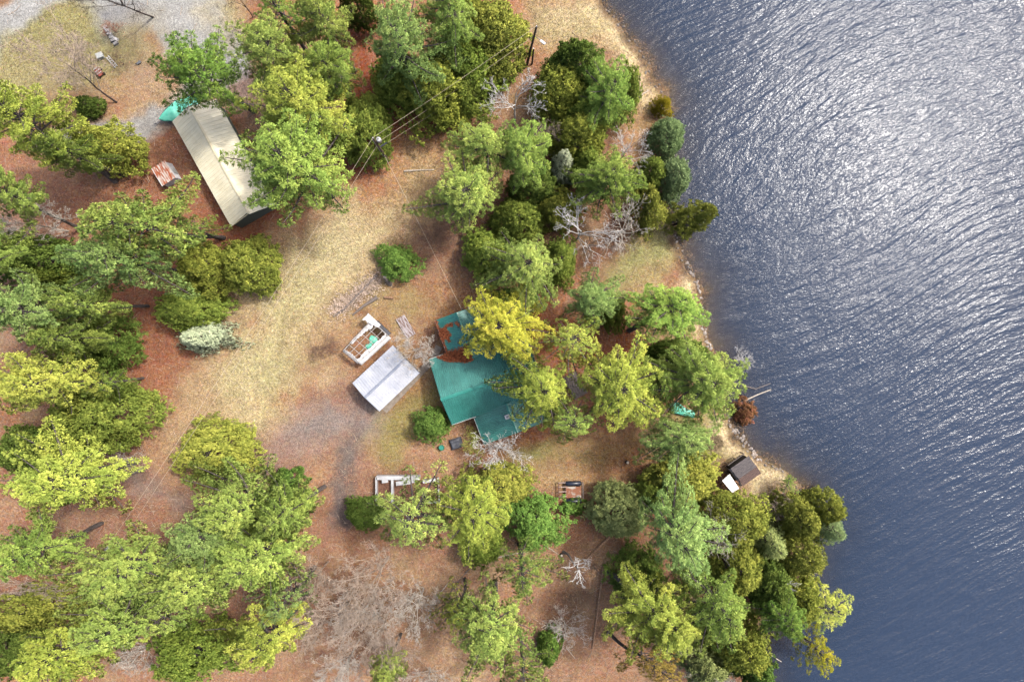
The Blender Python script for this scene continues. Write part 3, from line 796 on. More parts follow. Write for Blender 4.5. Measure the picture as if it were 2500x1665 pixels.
T('snag', 1325, 1312, 46, 46, 7, TWW, 'white dead tree in the bottom clearing', G3, base=(1294, 1268), bark=tuple(alb(150, 140, 132)))
T('bare', 960, 1390, 70, 70, 9, TWG, 'grey leafless tree at the right edge of the thicket', G3)
T('bare', 730, 1320, 60, 60, 8, TWB, 'small brown leafless tree at the upper left of the thicket', G3)
T('brush', 840, 1400, 90, 80, 3, TWG, 'tangled grey brush in the middle of the thicket', G3)
T('brush', 740, 1440, 60, 60, 3, TWB, 'tangled tan brush at the left of the thicket', G3)
T('brush', 900, 1480, 70, 60, 3, TWB, 'tangled tan brush low in the thicket', G3)
T('brush', 1300, 1440, 56, 44, 1.6, TWG, 'low grey brush in the bottom clearing', G3)
# lower right wood
T('pine', 1535, 1430, 100, 90, 17, YEL, 'yellow pine on a dark leaning trunk in the lower right', G1, base=(1396, 1314))
T('thin', 1500, 1525, 84, 58, 16, (0.32, 0.25, 0.06), 'orange tinged yellow pine at the bottom edge', G1, base=(1398, 1452))
T('pine', 1560, 1240, 92, 112, 17, MINT, 'mint green pine at the centre of the lower right wood', G1)
T('cedar', 1578, 1105, 82, 64, 8, OLV, 'olive cedar left of the dark lakeside shed', G2)
T('cedar', 1692, 1196, 76, 60, 9, OLV, 'yellowish cedar directly below the dark lakeside shed', G2)
T('cedar', 1510, 1140, 44, 44, 6, CED, 'dark cedar left of the olive cedar near the lawn', G2)
T('cedar', 1475, 1340, 62, 70, 7, DRK, 'dark cedar right of the leaning trunk in the lower wood', G2)
T('birch', 1650, 1225, 60, 62, 11, TWG, 'grey leafless tree among the cedars below the lakeside shed', G3)
T('pine', 1655, 1395, 90, 92, 17, MID, 'green pine in the middle of the lower right wood', G1)
T('cedar', 1690, 1300, 60, 80, 9, OLV, 'olive cedar above the green pine of the lower right wood', G2)
T('cedar', 1765, 1340, 66, 82, 9, DRK, 'dark cedar left of the white snag near the lake', G2)
T('cedar', 1700, 1480, 66, 70, 10, OLV, 'olive cedar at the edge of the little inlet', G2)
T('cedar', 1735, 1540, 50, 46, 8, EMR, 'dark green cedar in the inlet corner at the bottom edge', G2)
T('cedar', 1620, 1520, 70, 54, 8, SAGE, 'grey-green cedar at the bottom edge right of the orange tinged pine', G2)
T('bare', 1630, 1545, 66, 44, 8, TWG, 'grey leafless tree at the bottom edge of the lower right wood', G3)
T('cedar', 1905, 1172, 46, 40, 7, OLV, 'olive cedar at the tip of the wooded point', G2)
T('spruce', 1895, 1215, 52, 48, 8, BLUE, 'dark spruce at the tip of the wooded point', G5)
T('cedar', 1840, 1195, 52, 52, 8, OLV, 'golden olive cedar behind the spruce on the wooded point', G2)
T('spruce', 1772, 1245, 54, 60, 9, SAGE, 'grey-green spruce in the middle of the wooded point', G5)
T('cedar', 1838, 1275, 54, 54, 8, OLV, 'olive cedar on the lake side of the grey-green spruce', G2)
T('cedar', 1835, 1370, 56, 60, 8, OLV, 'olive cedar under the white snag by the lake', G2)
T('snag', 1812, 1345, 44, 30, 8, TWW, 'bleached white snag leaning over cedars by the lake', G3, bark=TWW)
T('pine', 1815, 1420, 60, 56, 12, GRN, 'green pine at the lower lake edge', G1)
T('thin', 1922, 1412, 68, 66, 9, YEL, 'yellow pine leaning out over the water, upper of two', G1, base=(1835, 1390))
T('thin', 1888, 1504, 50, 70, 9, (0.27, 0.27, 0.02), 'yellow pine leaning out over the water, lower of two', G1, base=(1805, 1425))
# around the house and east lawn
T('pine', 1146, 752, 90, 88, 13, HERO, 'bright yellow pine spreading over the north wing of the green house', G1, variant=4)
T('thin', 1318, 782, 98, 78, 15, YEL, 'pale yellow-green pine east of the bright yellow pine', G1, variant=1)
T('pine', 1355, 690, 72, 60, 12, MINT, 'blue-green pine on the lawn north-east of the house', G1)
T('cedar', 1412, 715, 32, 44, 6, CED, 'dark cedar at the right side of the blue-green lawn pine', G2)
T('pine', 1552, 706, 112, 86, 13, GRN, 'bright green pine on a bent trunk leaning to the lake', G1, base=(1447, 760), variant=3)
T('cedar', 1560, 815, 80, 36, 7, DRK, 'dark cedar below the leaning lakeside pine', G2)
T('pine', 1625, 878, 102, 92, 16, MID, 'broad pine on the shore left of the red bush', G1)
T('pine', 1430, 895, 104, 108, 16, YEL, 'large yellow-green pine right of the grey deck', G1, variant=1)
T('pine', 1248, 890, 82, 80, 15, YEL, 'yellow-green pine over the east end of the green roof', G1)
T('thin', 1315, 970, 92, 62, 14, LITE, 'greyish open pine below the grey deck', G1)
T('pine', 1568, 1000, 92, 60, 13, MINT, 'mint green pine left of the round straw clump', G1)
T('spruce', 1418, 850, 32, 28, 3.5, (0.055, 0.09, 0.085), 'small blue spruce between the pines east of the house', G5)
T('thin', 1525, 890, 60, 70, 13, MID, 'thin pine between the yellow pine and the shore pine', G1)
# grove north of the house
T('cedar', 1325, 150, 74, 66, 10, DRK, 'dark pointed cedar at the top of the lakeside grove', G2)
T('cedar', 1290, 205, 62, 66, 8, OLV, 'olive cedar at the upper left of the lakeside grove', G2)
T('pine', 1400, 205, 68, 88, 12, GRN, 'blue-green pine at the upper right of the lakeside grove', G1)
T('cedar', 1445, 205, 30, 62, 7, CED, 'narrow cedar on the lake side of the blue-green pine', G2)
T('cedar', 1350, 262, 66, 50, 7, CED, 'green cedar below the blue-green pine of the grove', G2)
T('pine', 1115, 330, 96, 74, 14, LITE, 'light pine at the left end of the lakeside grove', G1)
T('pine', 1200, 350, 74, 92, 15, MID, 'green pine under the white birch top in the grove', G1)
T('birch', 1185, 232, 72, 72, 11, TWW, 'white leafless birch rising above the grove by the wires', G3)
T('cedar', 1330, 315, 66, 56, 9, OLV, 'olive cedar in the middle of the lakeside grove', G2)
T('brush', 1255, 330, 50, 44, 5, TWB, 'brown leafless shrub in the middle of the grove', G3)
T('spruce', 1292, 388, 40, 48, 9, SILV, 'silver grey spruce in the middle of the grove', G5)
T('cedar', 1350, 385, 48, 52, 8, CED, 'green cedar right of the silver grey spruce', G2)
T('pine', 1405, 405, 76, 68, 13, MID, 'green pine at the right side of the grove below the white branches', G1)
T('birch', 1440, 345, 58, 54, 9, TWW, 'white leafless birch on the lake side of the grove', G3)
T('cedar', 1228, 425, 58, 56, 8, DRK, 'dark cedar left of the silver grey spruce', G2)
T('pine', 1078, 448, 88, 82, 15, LITE, 'light pine bulging out left of the grove towards the meadow', G1)
T('cedar', 1285, 480, 54, 46, 7, OLV, 'olive cedar above the white leafless pair', G2)
T('cedar', 1492, 478, 34, 60, 7, OLV, 'olive cedar at the lake edge of the grove', G2)
T('cedar', 1190, 505, 62, 54, 8, CED, 'green cedar in the lower grove left of the white leafless pair', G2)
T('cedar', 1120, 585, 62, 64, 7, CED, 'dark green cedar at the lower left of the grove', G2)
T('pine', 1212, 605, 84, 88, 14, LITE, 'light pine at the lower end of the grove', G1)
T('cedar', 1290, 600, 38, 54, 6, CED, 'narrow dark cedar right of the lower grove pine', G2)
T('cedar', 1185, 690, 56, 32, 6, EMR, 'dark green cedar behind the bright yellow house pine', G2)
T('birch', 1335, 535, 84, 78, 9, TWW, 'white leafless tree, left one of the pair in the grove', G3)
T('birch', 1432, 535, 76, 76, 9, TWG, 'white leafless tree, right one of the pair in the grove', G3)
T('brush', 1360, 560, 52, 50, 3.5, TWD, 'reddish brown brush under the white leafless pair', G3)
T('brush', 1435, 545, 50, 46, 3, TWD, 'dark brown brush at the foot of the right white tree', G3)
# shore
T('cedar', 1525, 242, 23, 21, 3, (0.20, 0.16, 0.015), 'small golden round shrub on the shore straw', G4, name='evergreen_shrub')
T('cedar', 1538, 308, 42, 44, 5, BLUE, 'grey-green round cedar on the upper shore', G2)
T('cedar', 1500, 395, 36, 46, 6, CED, 'yellow-green cedar on the shore left of its grey neighbour', G2)
T('cedar', 1552, 405, 38, 50, 6, BLUE, 'grey-green cedar over the water next to a yellow-green one', G2)
T('cedar', 1603, 495, 44, 38, 8, OLV, 'lone olive cedar leaning over the water', G2, base=(1550, 516))
T('shrub', 1718, 948, 27, 26, 2.2, (0.22, 0.105, 0.055), 'rust red bush at the water edge', G4, name='red_shrub')
T('brush', 1708, 826, 26, 26, 2.2, TWW, 'little white leafless bush standing in the water', G3)
T('brush', 1785, 1155, 40, 46, 2.6, TWB, 'tan leafless shrub on the straw below the lakeside shed', G3)
T('thin', 1818, 1098, 26, 26, 5, MID, 'thin sapling leaning over the shore right of the lakeside shed', G1, base=(1798, 1145))
# house garden
T('cedar', 912, 600, 47, 38, 4, EMR, 'bright green bush beside the grey stump in the meadow', G4, name='evergreen_shrub', variant=4)
T('cedar', 992, 976, 42, 38, 4.5, EMR, 'deep green bush at the south-west corner of the green house', G4, name='evergreen_shrub', variant=3)
T('bare', 955, 805, 58, 52, 6, TWG, 'grey leafless tree between the silver roofed shed and the house', G3)
T('brush', 1142, 1028, 58, 60, 4, TWW, 'whitish leafless bush at the south wing of the house', G3)
T('brush', 1090, 1012, 40, 34, 2, OLV, 'low olive bush left of the whitish leafless bush', G3)
# upper left leafless
T('bare', 175, 165, 112, 82, 10, TWB, 'brown leafless tree leaning over the upper left lawn', G3, base=(268, 236), bark=BKD)
T('birch', 262, 5, 80, 60, 11, BKD, 'dark leafless tree over the gravel at the top edge', G3, base=(352, 40), bark=BKD)
T('birch', 548, -6, 40, 50, 9, BKD, 'dark leafless tree at the top edge above the light pine', G3, base=(582, 40), bark=BKD)
T('bare', 90, 515, 100, 66, 9, TWG, 'grey leafless tree at the left edge under the long trunk', G3)
T('brush', 278, 145, 24, 20, 1.4, TWD, 'small brown bush beside the white ladder on the lawn', G3)
T('brush', 262, 70, 26, 24, 1.2, tuple(alb(190, 130, 104)), 'rusty brown bush beside the row of blocks', G3)
T('brush', 300, 1052, 40, 26, 2.0, TWG, 'grey dry brush at the fallen trunk below the largest left cedar', G3)
T('brush', 330, 1490, 76, 44, 3.5, TWG, 'grey dry brush at the bottom left among pines', G3)
T('brush', 85, 1345, 110, 34, 2.4, TWB, 'tan brush strip at the lower left edge', G3)
T('brush', 745, 800, 46, 34, 0.9, TWD, 'low brown bramble in the meadow left of the torn canopy', G3)
T('brush', 1005, 540, 52, 46, 1.0, TWD, 'low dark bramble in the meadow above the house', G3)
# ------------------------------------------------------------------ buildings
def mat_metal_roof(name, c1, c2, rough=0.42, scale=0.5, metal=0.0, streak=0.12):
    m, nt, out, N, L = nodes_of(name)
    p = N('ShaderNodeBsdfPrincipled'); p.inputs['Roughness'].default_value = rough; p.inputs['Metallic'].default_value = metal
    p.inputs['Specular IOR Level'].default_value = 0.5
    g = N('ShaderNodeNewGeometry'); oi = N('ShaderNodeObjectInfo')
    nz = N('ShaderNodeTexNoise'); nz.inputs['Scale'].default_value = scale; nz.inputs['Detail'].default_value = 6; nz.inputs['Roughness'].default_value = 0.65
    L(g.outputs['Position'], nz.inputs['Vector'])
    n2 = N('ShaderNodeTexNoise'); n2.inputs['Scale'].default_value = 6.0; n2.inputs['Detail'].default_value = 4; L(g.outputs['Position'], n2.inputs['Vector'])
    mx = N('ShaderNodeMix', data_type='RGBA'); mx.inputs[6].default_value = (*c1, 1); mx.inputs[7].default_value = (*c2, 1)
    r = N('ShaderNodeMapRange'); r.inputs['From Min'].default_value = 0.38; r.inputs['From Max'].default_value = 0.66; L(nz.outputs[0], r.inputs['Value']); L(r.outputs[0], mx.inputs[0])
    hs = N('ShaderNodeHueSaturation'); L(mx.outputs[2], hs.inputs['Color'])
    a = N('ShaderNodeMapRange'); a.inputs['To Min'].default_value = 1 - streak; a.inputs['To Max'].default_value = 1 + streak; L(n2.outputs[0], a.inputs['Value'])
    b = N('ShaderNodeMapRange'); b.inputs['To Min'].default_value = 0.94; b.inputs['To Max'].default_value = 1.06; L(oi.outputs['Random'], b.inputs['Value'])
    mm = N('ShaderNodeMath', operation='MULTIPLY'); L(a.outputs[0], mm.inputs[0]); L(b.outputs[0], mm.inputs[1]); L(mm.outputs[0], hs.inputs['Value'])
    L(hs.outputs[0], p.inputs['Base Color'])
    rr = N('ShaderNodeMapRange'); rr.inputs['To Min'].default_value = rough - 0.1; rr.inputs['To Max'].default_value = rough + 0.2; L(nz.outputs[0], rr.inputs['Value']); L(rr.outputs[0], p.inputs['Roughness'])
    L(p.outputs[0], out.inputs[0]); return m
M_GREEN = mat_metal_roof('green_roof_metal', alb(10, 122, 112), alb(58, 158, 146), 0.50, 0.35)
M_BEIGE = mat_metal_roof('beige_roof_metal', 1.5 * alb(232, 222, 188), 1.5 * alb(246, 238, 208), 0.5, 0.6, streak=0.06)
M_SILVER = mat_metal_roof('galvanised_roof', alb(208, 214, 228), alb(238, 242, 250), 0.42, 0.5, 0.15)
M_RUST = mat_basic('rusty_white_roof', alb(186, 92, 40), alb(232, 224, 214), 1.5, 0.7, stretch=(3.2, 0.7, 1), lo=0.44, hi=0.60, bump=0.004)
M_WHITE = mat_basic('white_paint', alb(226, 226, 228), alb(250, 250, 252), 2, 0.55)
M_SIDING = mat_basic('grey_green_siding', alb(96, 108, 100), alb(116, 126, 116), 4, 0.7, stretch=(0.3, 0.3, 6))
M_WALLG = mat_basic('dark_green_siding', alb(66, 78, 72), alb(84, 96, 88), 4, 0.75, stretch=(0.3, 0.3, 6))
M_WALLW = mat_basic('weathered_board_wall', alb(90, 80, 74), alb(128, 116, 106), 3, 0.85, stretch=(5, 5, 0.4))
M_TRIM = mat_basic('pale_trim', alb(190, 196, 192), alb(224, 226, 222), 5, 0.5)
M_GCAP = mat_basic('green_ridge_metal', alb(52, 150, 136), alb(64, 164, 150), 3, 0.35)
M_BCAP = mat_basic('beige_ridge_metal', 1.4 * alb(222, 210, 172), 1.4 * alb(236, 224, 190), 3, 0.4)
M_SCAP = mat_basic('silver_ridge_metal', alb(170, 178, 196), alb(190, 198, 214), 3, 0.4, metal=0.3)
M_CONC = mat_basic('old_concrete', alb(150, 138, 126), alb(182, 170, 156), 2.5, 0.9, bump=0.01)
M_WOODG = mat_basic('grey_weathered_wood', alb(112, 102, 98), alb(160, 148, 140), 5, 0.85, stretch=(1, 8, 8))
M_WOODB = mat_basic('brown_wood', alb(120, 84, 62), alb(160, 116, 86), 4, 0.85, stretch=(1, 6, 6))
M_LOG = mat_basic('log_bark', alb(110, 84, 66), alb(168, 132, 104), 5, 0.95, bump=0.02)
M_PALE = mat_basic('bleached_wood', alb(206, 190, 170), alb(236, 224, 206), 5, 0.85)
M_BLACK = mat_basic('black_plastic', alb(34, 38, 52), alb(58, 66, 88), 2, 0.35)
M_DARK = mat_basic('dark_board', alb(52, 46, 44), alb(74, 66, 62), 4, 0.9)  # plain dark brown tone for boards, posts, stumps and small fittings
M_STEEL = mat_basic('dull_steel', alb(132, 134, 138), alb(168, 170, 174), 5, 0.45, metal=0.5)
M_RUBBER = mat_basic('tyre_rubber', alb(30, 30, 32), alb(46, 46, 48), 5, 0.8)

def rib_panel(w, length, rib, rh=0.05, rw=0.032):
    """one corrugated sheet, width w along x, running up the slope along y"""
    xs = []; zs = []
    n = max(1, int(round(w / rib))); st = w / n
    for i in range(n):
        c = (i + 0.5) * st
        xs += [c - rw * 1.5, c - rw * 0.7, c + rw * 0.7, c + rw * 1.5]; zs += [0, rh, rh, 0]
    xs = [0.004] + xs + [w - 0.004]; zs = [0] + zs + [0]
    k = len(xs)
    vs = [(x, 0, z) for x, z in zip(xs, zs)] + [(x, length, z) for x, z in zip(xs, zs)]
    vs += [(xs[0], 0, -0.03), (xs[-1], 0, -0.03), (xs[0], length, -0.03), (xs[-1], length, -0.03)]
    fs = [(i, i + 1, k + i + 1, k + i) for i in range(k - 1)]
    fs += [(2 * k, 2 * k + 2, 2 * k + 3, 2 * k + 1), (0, k, 2 * k + 2, 2 * k), (k - 1, 2 * k + 1, 2 * k + 3, 2 * k - 1),
           (2 * k, 2 * k + 1) + tuple(range(k - 1, -1, -1)), (2 * k + 3, 2 * k + 2) + tuple(range(k, 2 * k))]
    return np.array(vs), fs

_panel_cache = {}
def roof_slope(parent, inv, e0, e1, r0, r1, mat, rib, sheet=0.9, lift=0.0):
    """lay ribbed sheets on the slope with eave e0-e1 and upper edge r0-r1 (world points); inv: world->parent"""
    e0, e1, r0, r1 = (Vector(p) for p in (e0, e1, r0, r1))
    along = e1 - e0; Lw = along.length; n = max(1, int(round(Lw / sheet)))
    ax = along.normalized()
    up = (r0 - e0); up = up - ax * up.dot(ax); ln = up.length; ay = up.normalized(); az = ax.cross(ay)
    if az.z < 0:
        return roof_slope(parent, inv, e1, e0, r1, r0, mat, rib, sheet, lift)
    w = Lw / n
    key = (mat.name, round(w, 3), round(ln, 3), rib)
    if key not in _panel_cache:
        vs, fs = rib_panel(w, ln, rib, 0.028 if mat is M_BEIGE else 0.042)
        _panel_cache[key] = make_mesh('roof_panel', vs, fs, mat)
    me = _panel_cache[key]
    for i in range(n):
        o = bpy.data.objects.new('roof_panel', me); COL.objects.link(o); o.parent = parent
        mtx = Matrix((ax, ay, az)).transposed().to_4x4(); mtx.translation = e0 + ax * (w * i) + az * (0.02 + lift)
        o.matrix_local = inv @ mtx

def cap_bar(a, b, w, t, mat, name, parent, inv):
    a = Vector(a); b = Vector(b); d = (b - a).normalized(); s = d.cross(Vector((0, 0, 1))).normalized()
    u = s.cross(d)
    mb = MB(); vs = []
    for p in (a, b):
        vs += [p - s * w - u * t * 2, p + u * t * 0.5, p + s * w - u * t * 2, p - u * t * 2.4]
    vs = [inv @ v for v in vs]
    mb.add(vs, [(0, 1, 5, 4), (1, 2, 6, 5), (2, 3, 7, 6), (3, 0, 4, 7), (3, 2, 1, 0), (4, 5, 6, 7)])
    return mb.build(name, mat, parent)

def gable_house(name, label, cat, e0, e1, f0, f1, ze, zr, m_roof, m_wall, m_cap, rib, over=0.3, sheet=0.9, z_floor=0.0, group=None):
    """e0-e1 and f0-f1: the two eave lines (world xy); ridge midway between them"""
    e0, e1, f0, f1 = (Vector((p[0], p[1], ze)) for p in (e0, e1, f0, f1))
    r0 = (e0 + f0) / 2; r1 = (e1 + f1) / 2; r0.z = r1.z = zr
    c = (e0 + e1 + f0 + f1) / 4; c.z = z_floor
    ax = (e1 - e0); rz = math.atan2(ax.y, ax.x)
    root = thing(name, label, cat, c, rz, group)
    inv = (Matrix.Translation(c) @ Matrix.Rotation(rz, 4, 'Z')).inverted()
    roof = bpy.data.objects.new('roof', None); COL.objects.link(roof); roof.parent = root
    roof_slope(roof, inv, e0, e1, r0, r1, m_roof, rib, sheet); roof_slope(roof, inv, f0, f1, r0, r1, m_roof, rib, sheet)
    cap_bar(r0 + Vector((0, 0, 0.09)), r1 + Vector((0, 0, 0.09)), 0.16, 0.02, m_cap, 'ridge_cap', roof, inv)
    a = (r1 - r0).normalized(); s = (e0 - f0).normalized(); s = s - a * s.dot(a); s.normalize()
    half = (e0 - f0).length / 2; slope = (zr - ze) / half
    wh = half - over; zw = ze + slope * over - 0.09; zt = zr - 0.09
    q0 = r0 + a * over; q1 = r1 - a * over
    L_ = [q0 + s * wh, q1 + s * wh, q1 - s * wh, q0 - s * wh]
    vs = [(p.x, p.y, z_floor - 0.3) for p in L_] + [(p.x, p.y, zw) for p in L_] + [(q0.x, q0.y, zt), (q1.x, q1.y, zt)]
    vs = [inv @ Vector(v) for v in vs]
    MB().add(vs, [(0, 1, 5, 4), (2, 3, 7, 6), (1, 2, 6, 9, 5), (3, 0, 4, 8, 7), (4, 5, 9, 8), (6, 7, 8, 9), (3, 2, 1, 0)]).build('wall', m_wall, root)
    # barge boards and eave trim
    for (p, q) in ((e0, r0), (f0, r0), (e1, r1), (f1, r1)):
        mb = MB(); d = (q - p).normalized(); mb.tube([inv @ (p - Vector((0, 0, 0.05))), inv @ (q - Vector((0, 0, 0.05)))], 0.05, 4); mb.build('barge_board', m_cap, roof)
    return root, roof, inv

# --- beige garage
e0 = Q(421, 297, 2.7); e1 = Q(564, 553, 2.7); f1 = Q(672, 499, 2.7); f0 = f1 + (e0 - e1)
garage, g_roof, g_inv = gable_house('garage', 'long garage with ribbed beige metal roof under the pines', 'garage', e0, e1, f0, f1, 2.7, 4.0, M_BEIGE, M_SIDING, M_BCAP, 0.36)
# --- silver roofed shed
a = Q(860.4, 935.2, 2.4); b = Q(958.9, 843.3, 2.4); c_ = Q(926.4, 1004, 2.4); d_ = Q(1024, 911.3, 2.4)
shed, s_roof, s_inv = gable_house('metal_shed', 'shed with pale silver corrugated roof left of the green house', 'shed', a, b, c_, d_, 2.4, 3.0, M_SILVER, M_WALLW, M_SCAP, 0.27, 0.18)

# --- the green house: main body, north wing, south wing
def house():
    zr = 4.5; ze = 2.8; zb = 3.35
    r0 = Q(1077, 975.5, zr); rdir = (Q(1248, 916, zr) - r0).normalized()
    Ln = 11.7
    r1 = r0 + rdir * Ln
    s0 = Q(1107, 1035, ze); s1 = s0 + rdir * Ln
    n0 = Q(1060, 907.5, zb); n1 = n0 + rdir * Ln
    p0 = Q(1054.5, 876, ze); p1 = p0 + rdir * Ln * 0.98
    c = (r0 + r1) / 2; c.z = 0; rz = math.atan2(rdir.y, rdir.x)
    root = thing('house', 'lake house with ribbed emerald green metal roof and side wings', 'house', c, rz)
    inv = (Matrix.Translation(c) @ Matrix.Rotation(rz, 4, 'Z')).inverted()
    roof = bpy.data.objects.new('roof', None); COL.objects.link(roof); roof.parent = root
    side = Vector((rdir.y, -rdir.x, 0))
    # straighten the slopes against the ridge direction
    def flat(p, q):  # component of p along the ridge removed so the sheets start square
        return q + (p - q) - rdir * (p - q).dot(rdir)
    s0 = flat(s0, r0); n0 = flat(n0, r0); p0 = flat(p0, r0)
    s1 = s0 + rdir * Ln; n1 = n0 + rdir * Ln; p1 = p0 + rdir * Ln
    roof_slope(roof, inv, s0, s1, r0, r1, M_GREEN, 0.23); roof_slope(roof, inv, n0, n1, r0, r1, M_GREEN, 0.23)
    roof_slope(roof, inv, p0, p1, n0 - Vector((0, 0, 0.05)), n1 - Vector((0, 0, 0.05)), M_GREEN, 0.23)
    cap_bar(r0 + Vector((0, 0, 0.10)) - rdir * 0.05, r1 + Vector((0, 0, 0.10)), 0.20, 0.025, M_GCAP, 'ridge_cap', roof, inv)
    for (p, q) in ((s0, s0 + rdir * 3.0), (p0, p0 + rdir * 1.7)):
        MB().tube([inv @ (p - Vector((0, 0, 0.02)) + (p - r0).normalized() * 0.05), inv @ (q - Vector((0, 0, 0.02)) + (p - r0).normalized() * 0.05)], 0.06, 6).build('gutter', M_TRIM, roof)
    for (p, q) in ((s0, r0), (n0, r0), (p0, n0), (s1, r1), (n1, r1), (p1, n1)):
        MB().tube([inv @ (p - Vector((0, 0, 0.06))), inv @ (q - Vector((0, 0, 0.06)))], 0.05, 4).build('barge_board', M_GCAP, roof)
    # body walls
    o = 0.35
    S0 = s0 + rdir * o - side * o; S1 = s1 - rdir * o - side * o; P0 = p0 + rdir * o + side * o; P1 = p1 - rdir * o + side * o
    R0 = r0 + rdir * o; R1 = r1 - rdir * o; N0 = n0 + rdir * o; N1 = n1 - rdir * o
    def z(p, zz): return inv @ Vector((p.x, p.y, zz))
    vs = [z(S0, -0.3), z(S1, -0.3), z(P1, -0.3), z(P0, -0.3), z(S0, 2.85), z(S1, 2.85), z(P1, 2.72), z(P0, 2.72), z(R0, 4.38), z(R1, 4.38), z(N0, 3.22), z(N1, 3.22)]
    MB().add(vs, [(0, 1, 5, 4), (2, 3, 7, 6), (1, 2, 6, 11, 9, 5), (3, 0, 4, 8, 10, 7), (4, 5, 9, 8), (8, 9, 11, 10), (10, 11, 6, 7), (3, 2, 1, 0)]).build('wall', M_WALLG, root)
    def wing(w_e0, w_r0, w_r1, far, ze, zr, m):
        """w_r0-w_r1 wing ridge, w_e0 eave start on the west side"""
        d = (w_r1 - w_r0).normalized(); off = (w_e0 - w_r0); off = off - d * off.dot(d); off.z = 0
        W0 = w_r0 + off; W1 = w_r1 + off; E0 = w_r0 - off; E1 = w_r1 - off
        for p in (W0, W1, E0, E1): p.z = ze
        w_r0.z = w_r1.z = zr
        roof_slope(roof, inv, W0, W1, w_r0, w_r1, m, 0.23); roof_slope(roof, inv, E0, E1, w_r0, w_r1, m, 0.23)
        cap_bar(w_r0 + Vector((0, 0, 0.09)), w_r1 + Vector((0, 0, 0.09)), 0.15, 0.02, M_GCAP, 'ridge_cap', roof, inv)
        oo = off.normalized()
        a = [W0 - oo * 0.3 + d * 0.3, W1 - oo * 0.3 - d * 0.3, E1 + oo * 0.3 - d * 0.3, E0 + oo * 0.3 + d * 0.3]
        t0 = w_r0 + d * 0.3; t1 = w_r1 - d * 0.3
        vs = [z(p, -0.3) for p in a] + [z(p, ze) for p in a] + [z(t0, zr - 0.1), z(t1, zr - 0.1)]
        MB().add(vs, [(0, 1, 5, 4), (2, 3, 7, 6), (1, 2, 6, 9, 5), (3, 0, 4, 8, 7), (4, 5, 9, 8), (6, 7, 8, 9), (3, 2, 1, 0)]).build('wing_wall', M_WALLG, root)
        for (p, q) in ((W0, w_r0), (E0, w_r0), (W1, w_r1), (E1, w_r1)):
            MB().tube([inv @ (p - Vector((0, 0, 0.06))), inv @ (q - Vector((0, 0, 0.06)))], 0.05, 4).build('barge_board', M_GCAP, roof)
        MB().tube([inv @ (W0 + oo * 0.04), inv @ (W1 + oo * 0.04)], 0.05, 6).build('gutter', M_TRIM, roof)
        return W0, W1, E0, E1
    # north wing (ridge runs away from the main ridge)
    nw = wing(Q(1063.4, 783.6, 2.75), Q(1114.8, 763.5, 3.7), Q(1154, 876, 3.7), None, 2.75, 3.65, M_GREEN)
    sw = wing(Q(1157, 1018, 2.4), Q(1236, 985, 3.15), Q(1263, 1056, 3.15), None, 2.4, 3.12, M_GREEN)
    # fittings on the roof
    k = inv @ Q(1147, 753, 3.4)
    MB().tube([k - Vector((0, 0, 0.35)), k], 0.10, 10).tube([k, k + Vector((0, 0, .10)), k + Vector((0, 0, .2)), k + Vector((0, 0, .24))], [0.24, 0.24, 0.16, 0.02], 12).build('roof_vent', M_WHITE, root, True)
    k = inv @ Q(1239, 1017, 3.2)
    MB().box(k, (0.55, 0.45, 0.5)).box(k + Vector((0, 0, 0.27)), (0.6, 0.5, 0.05)).build('chimney_box', M_WHITE, root)
    MB().tube([k + Vector((0, 0, 0.28)), k + Vector((0, 0, 0.36))], 0.14, 12).build('vent_cap', M_STEEL, root)
    k = inv @ Q(1127, 756, 3.3)
    MB().tube([k - Vector((0, 0, .5)), k + Vector((0, 0, 0.9))], 0.04, 6).tube([k + Vector((0, 0, .9)), k + Vector((0.1, 0.05, 1.0)), k + Vector((0.2, 0.05, .9))], 0.035, 6).build('service_mast', M_STEEL, root)
    k = inv @ Q(1119, 799, 3.5)
    MB().tube([k - Vector((0, 0, .2)), k + Vector((0, 0, 0.35))], 0.07, 8).build('vent_pipe', M_DARK, root)
    return root, inv, nw, (r0, rdir, n0, p0)
HOUSE, h_inv, NW, HR = house()

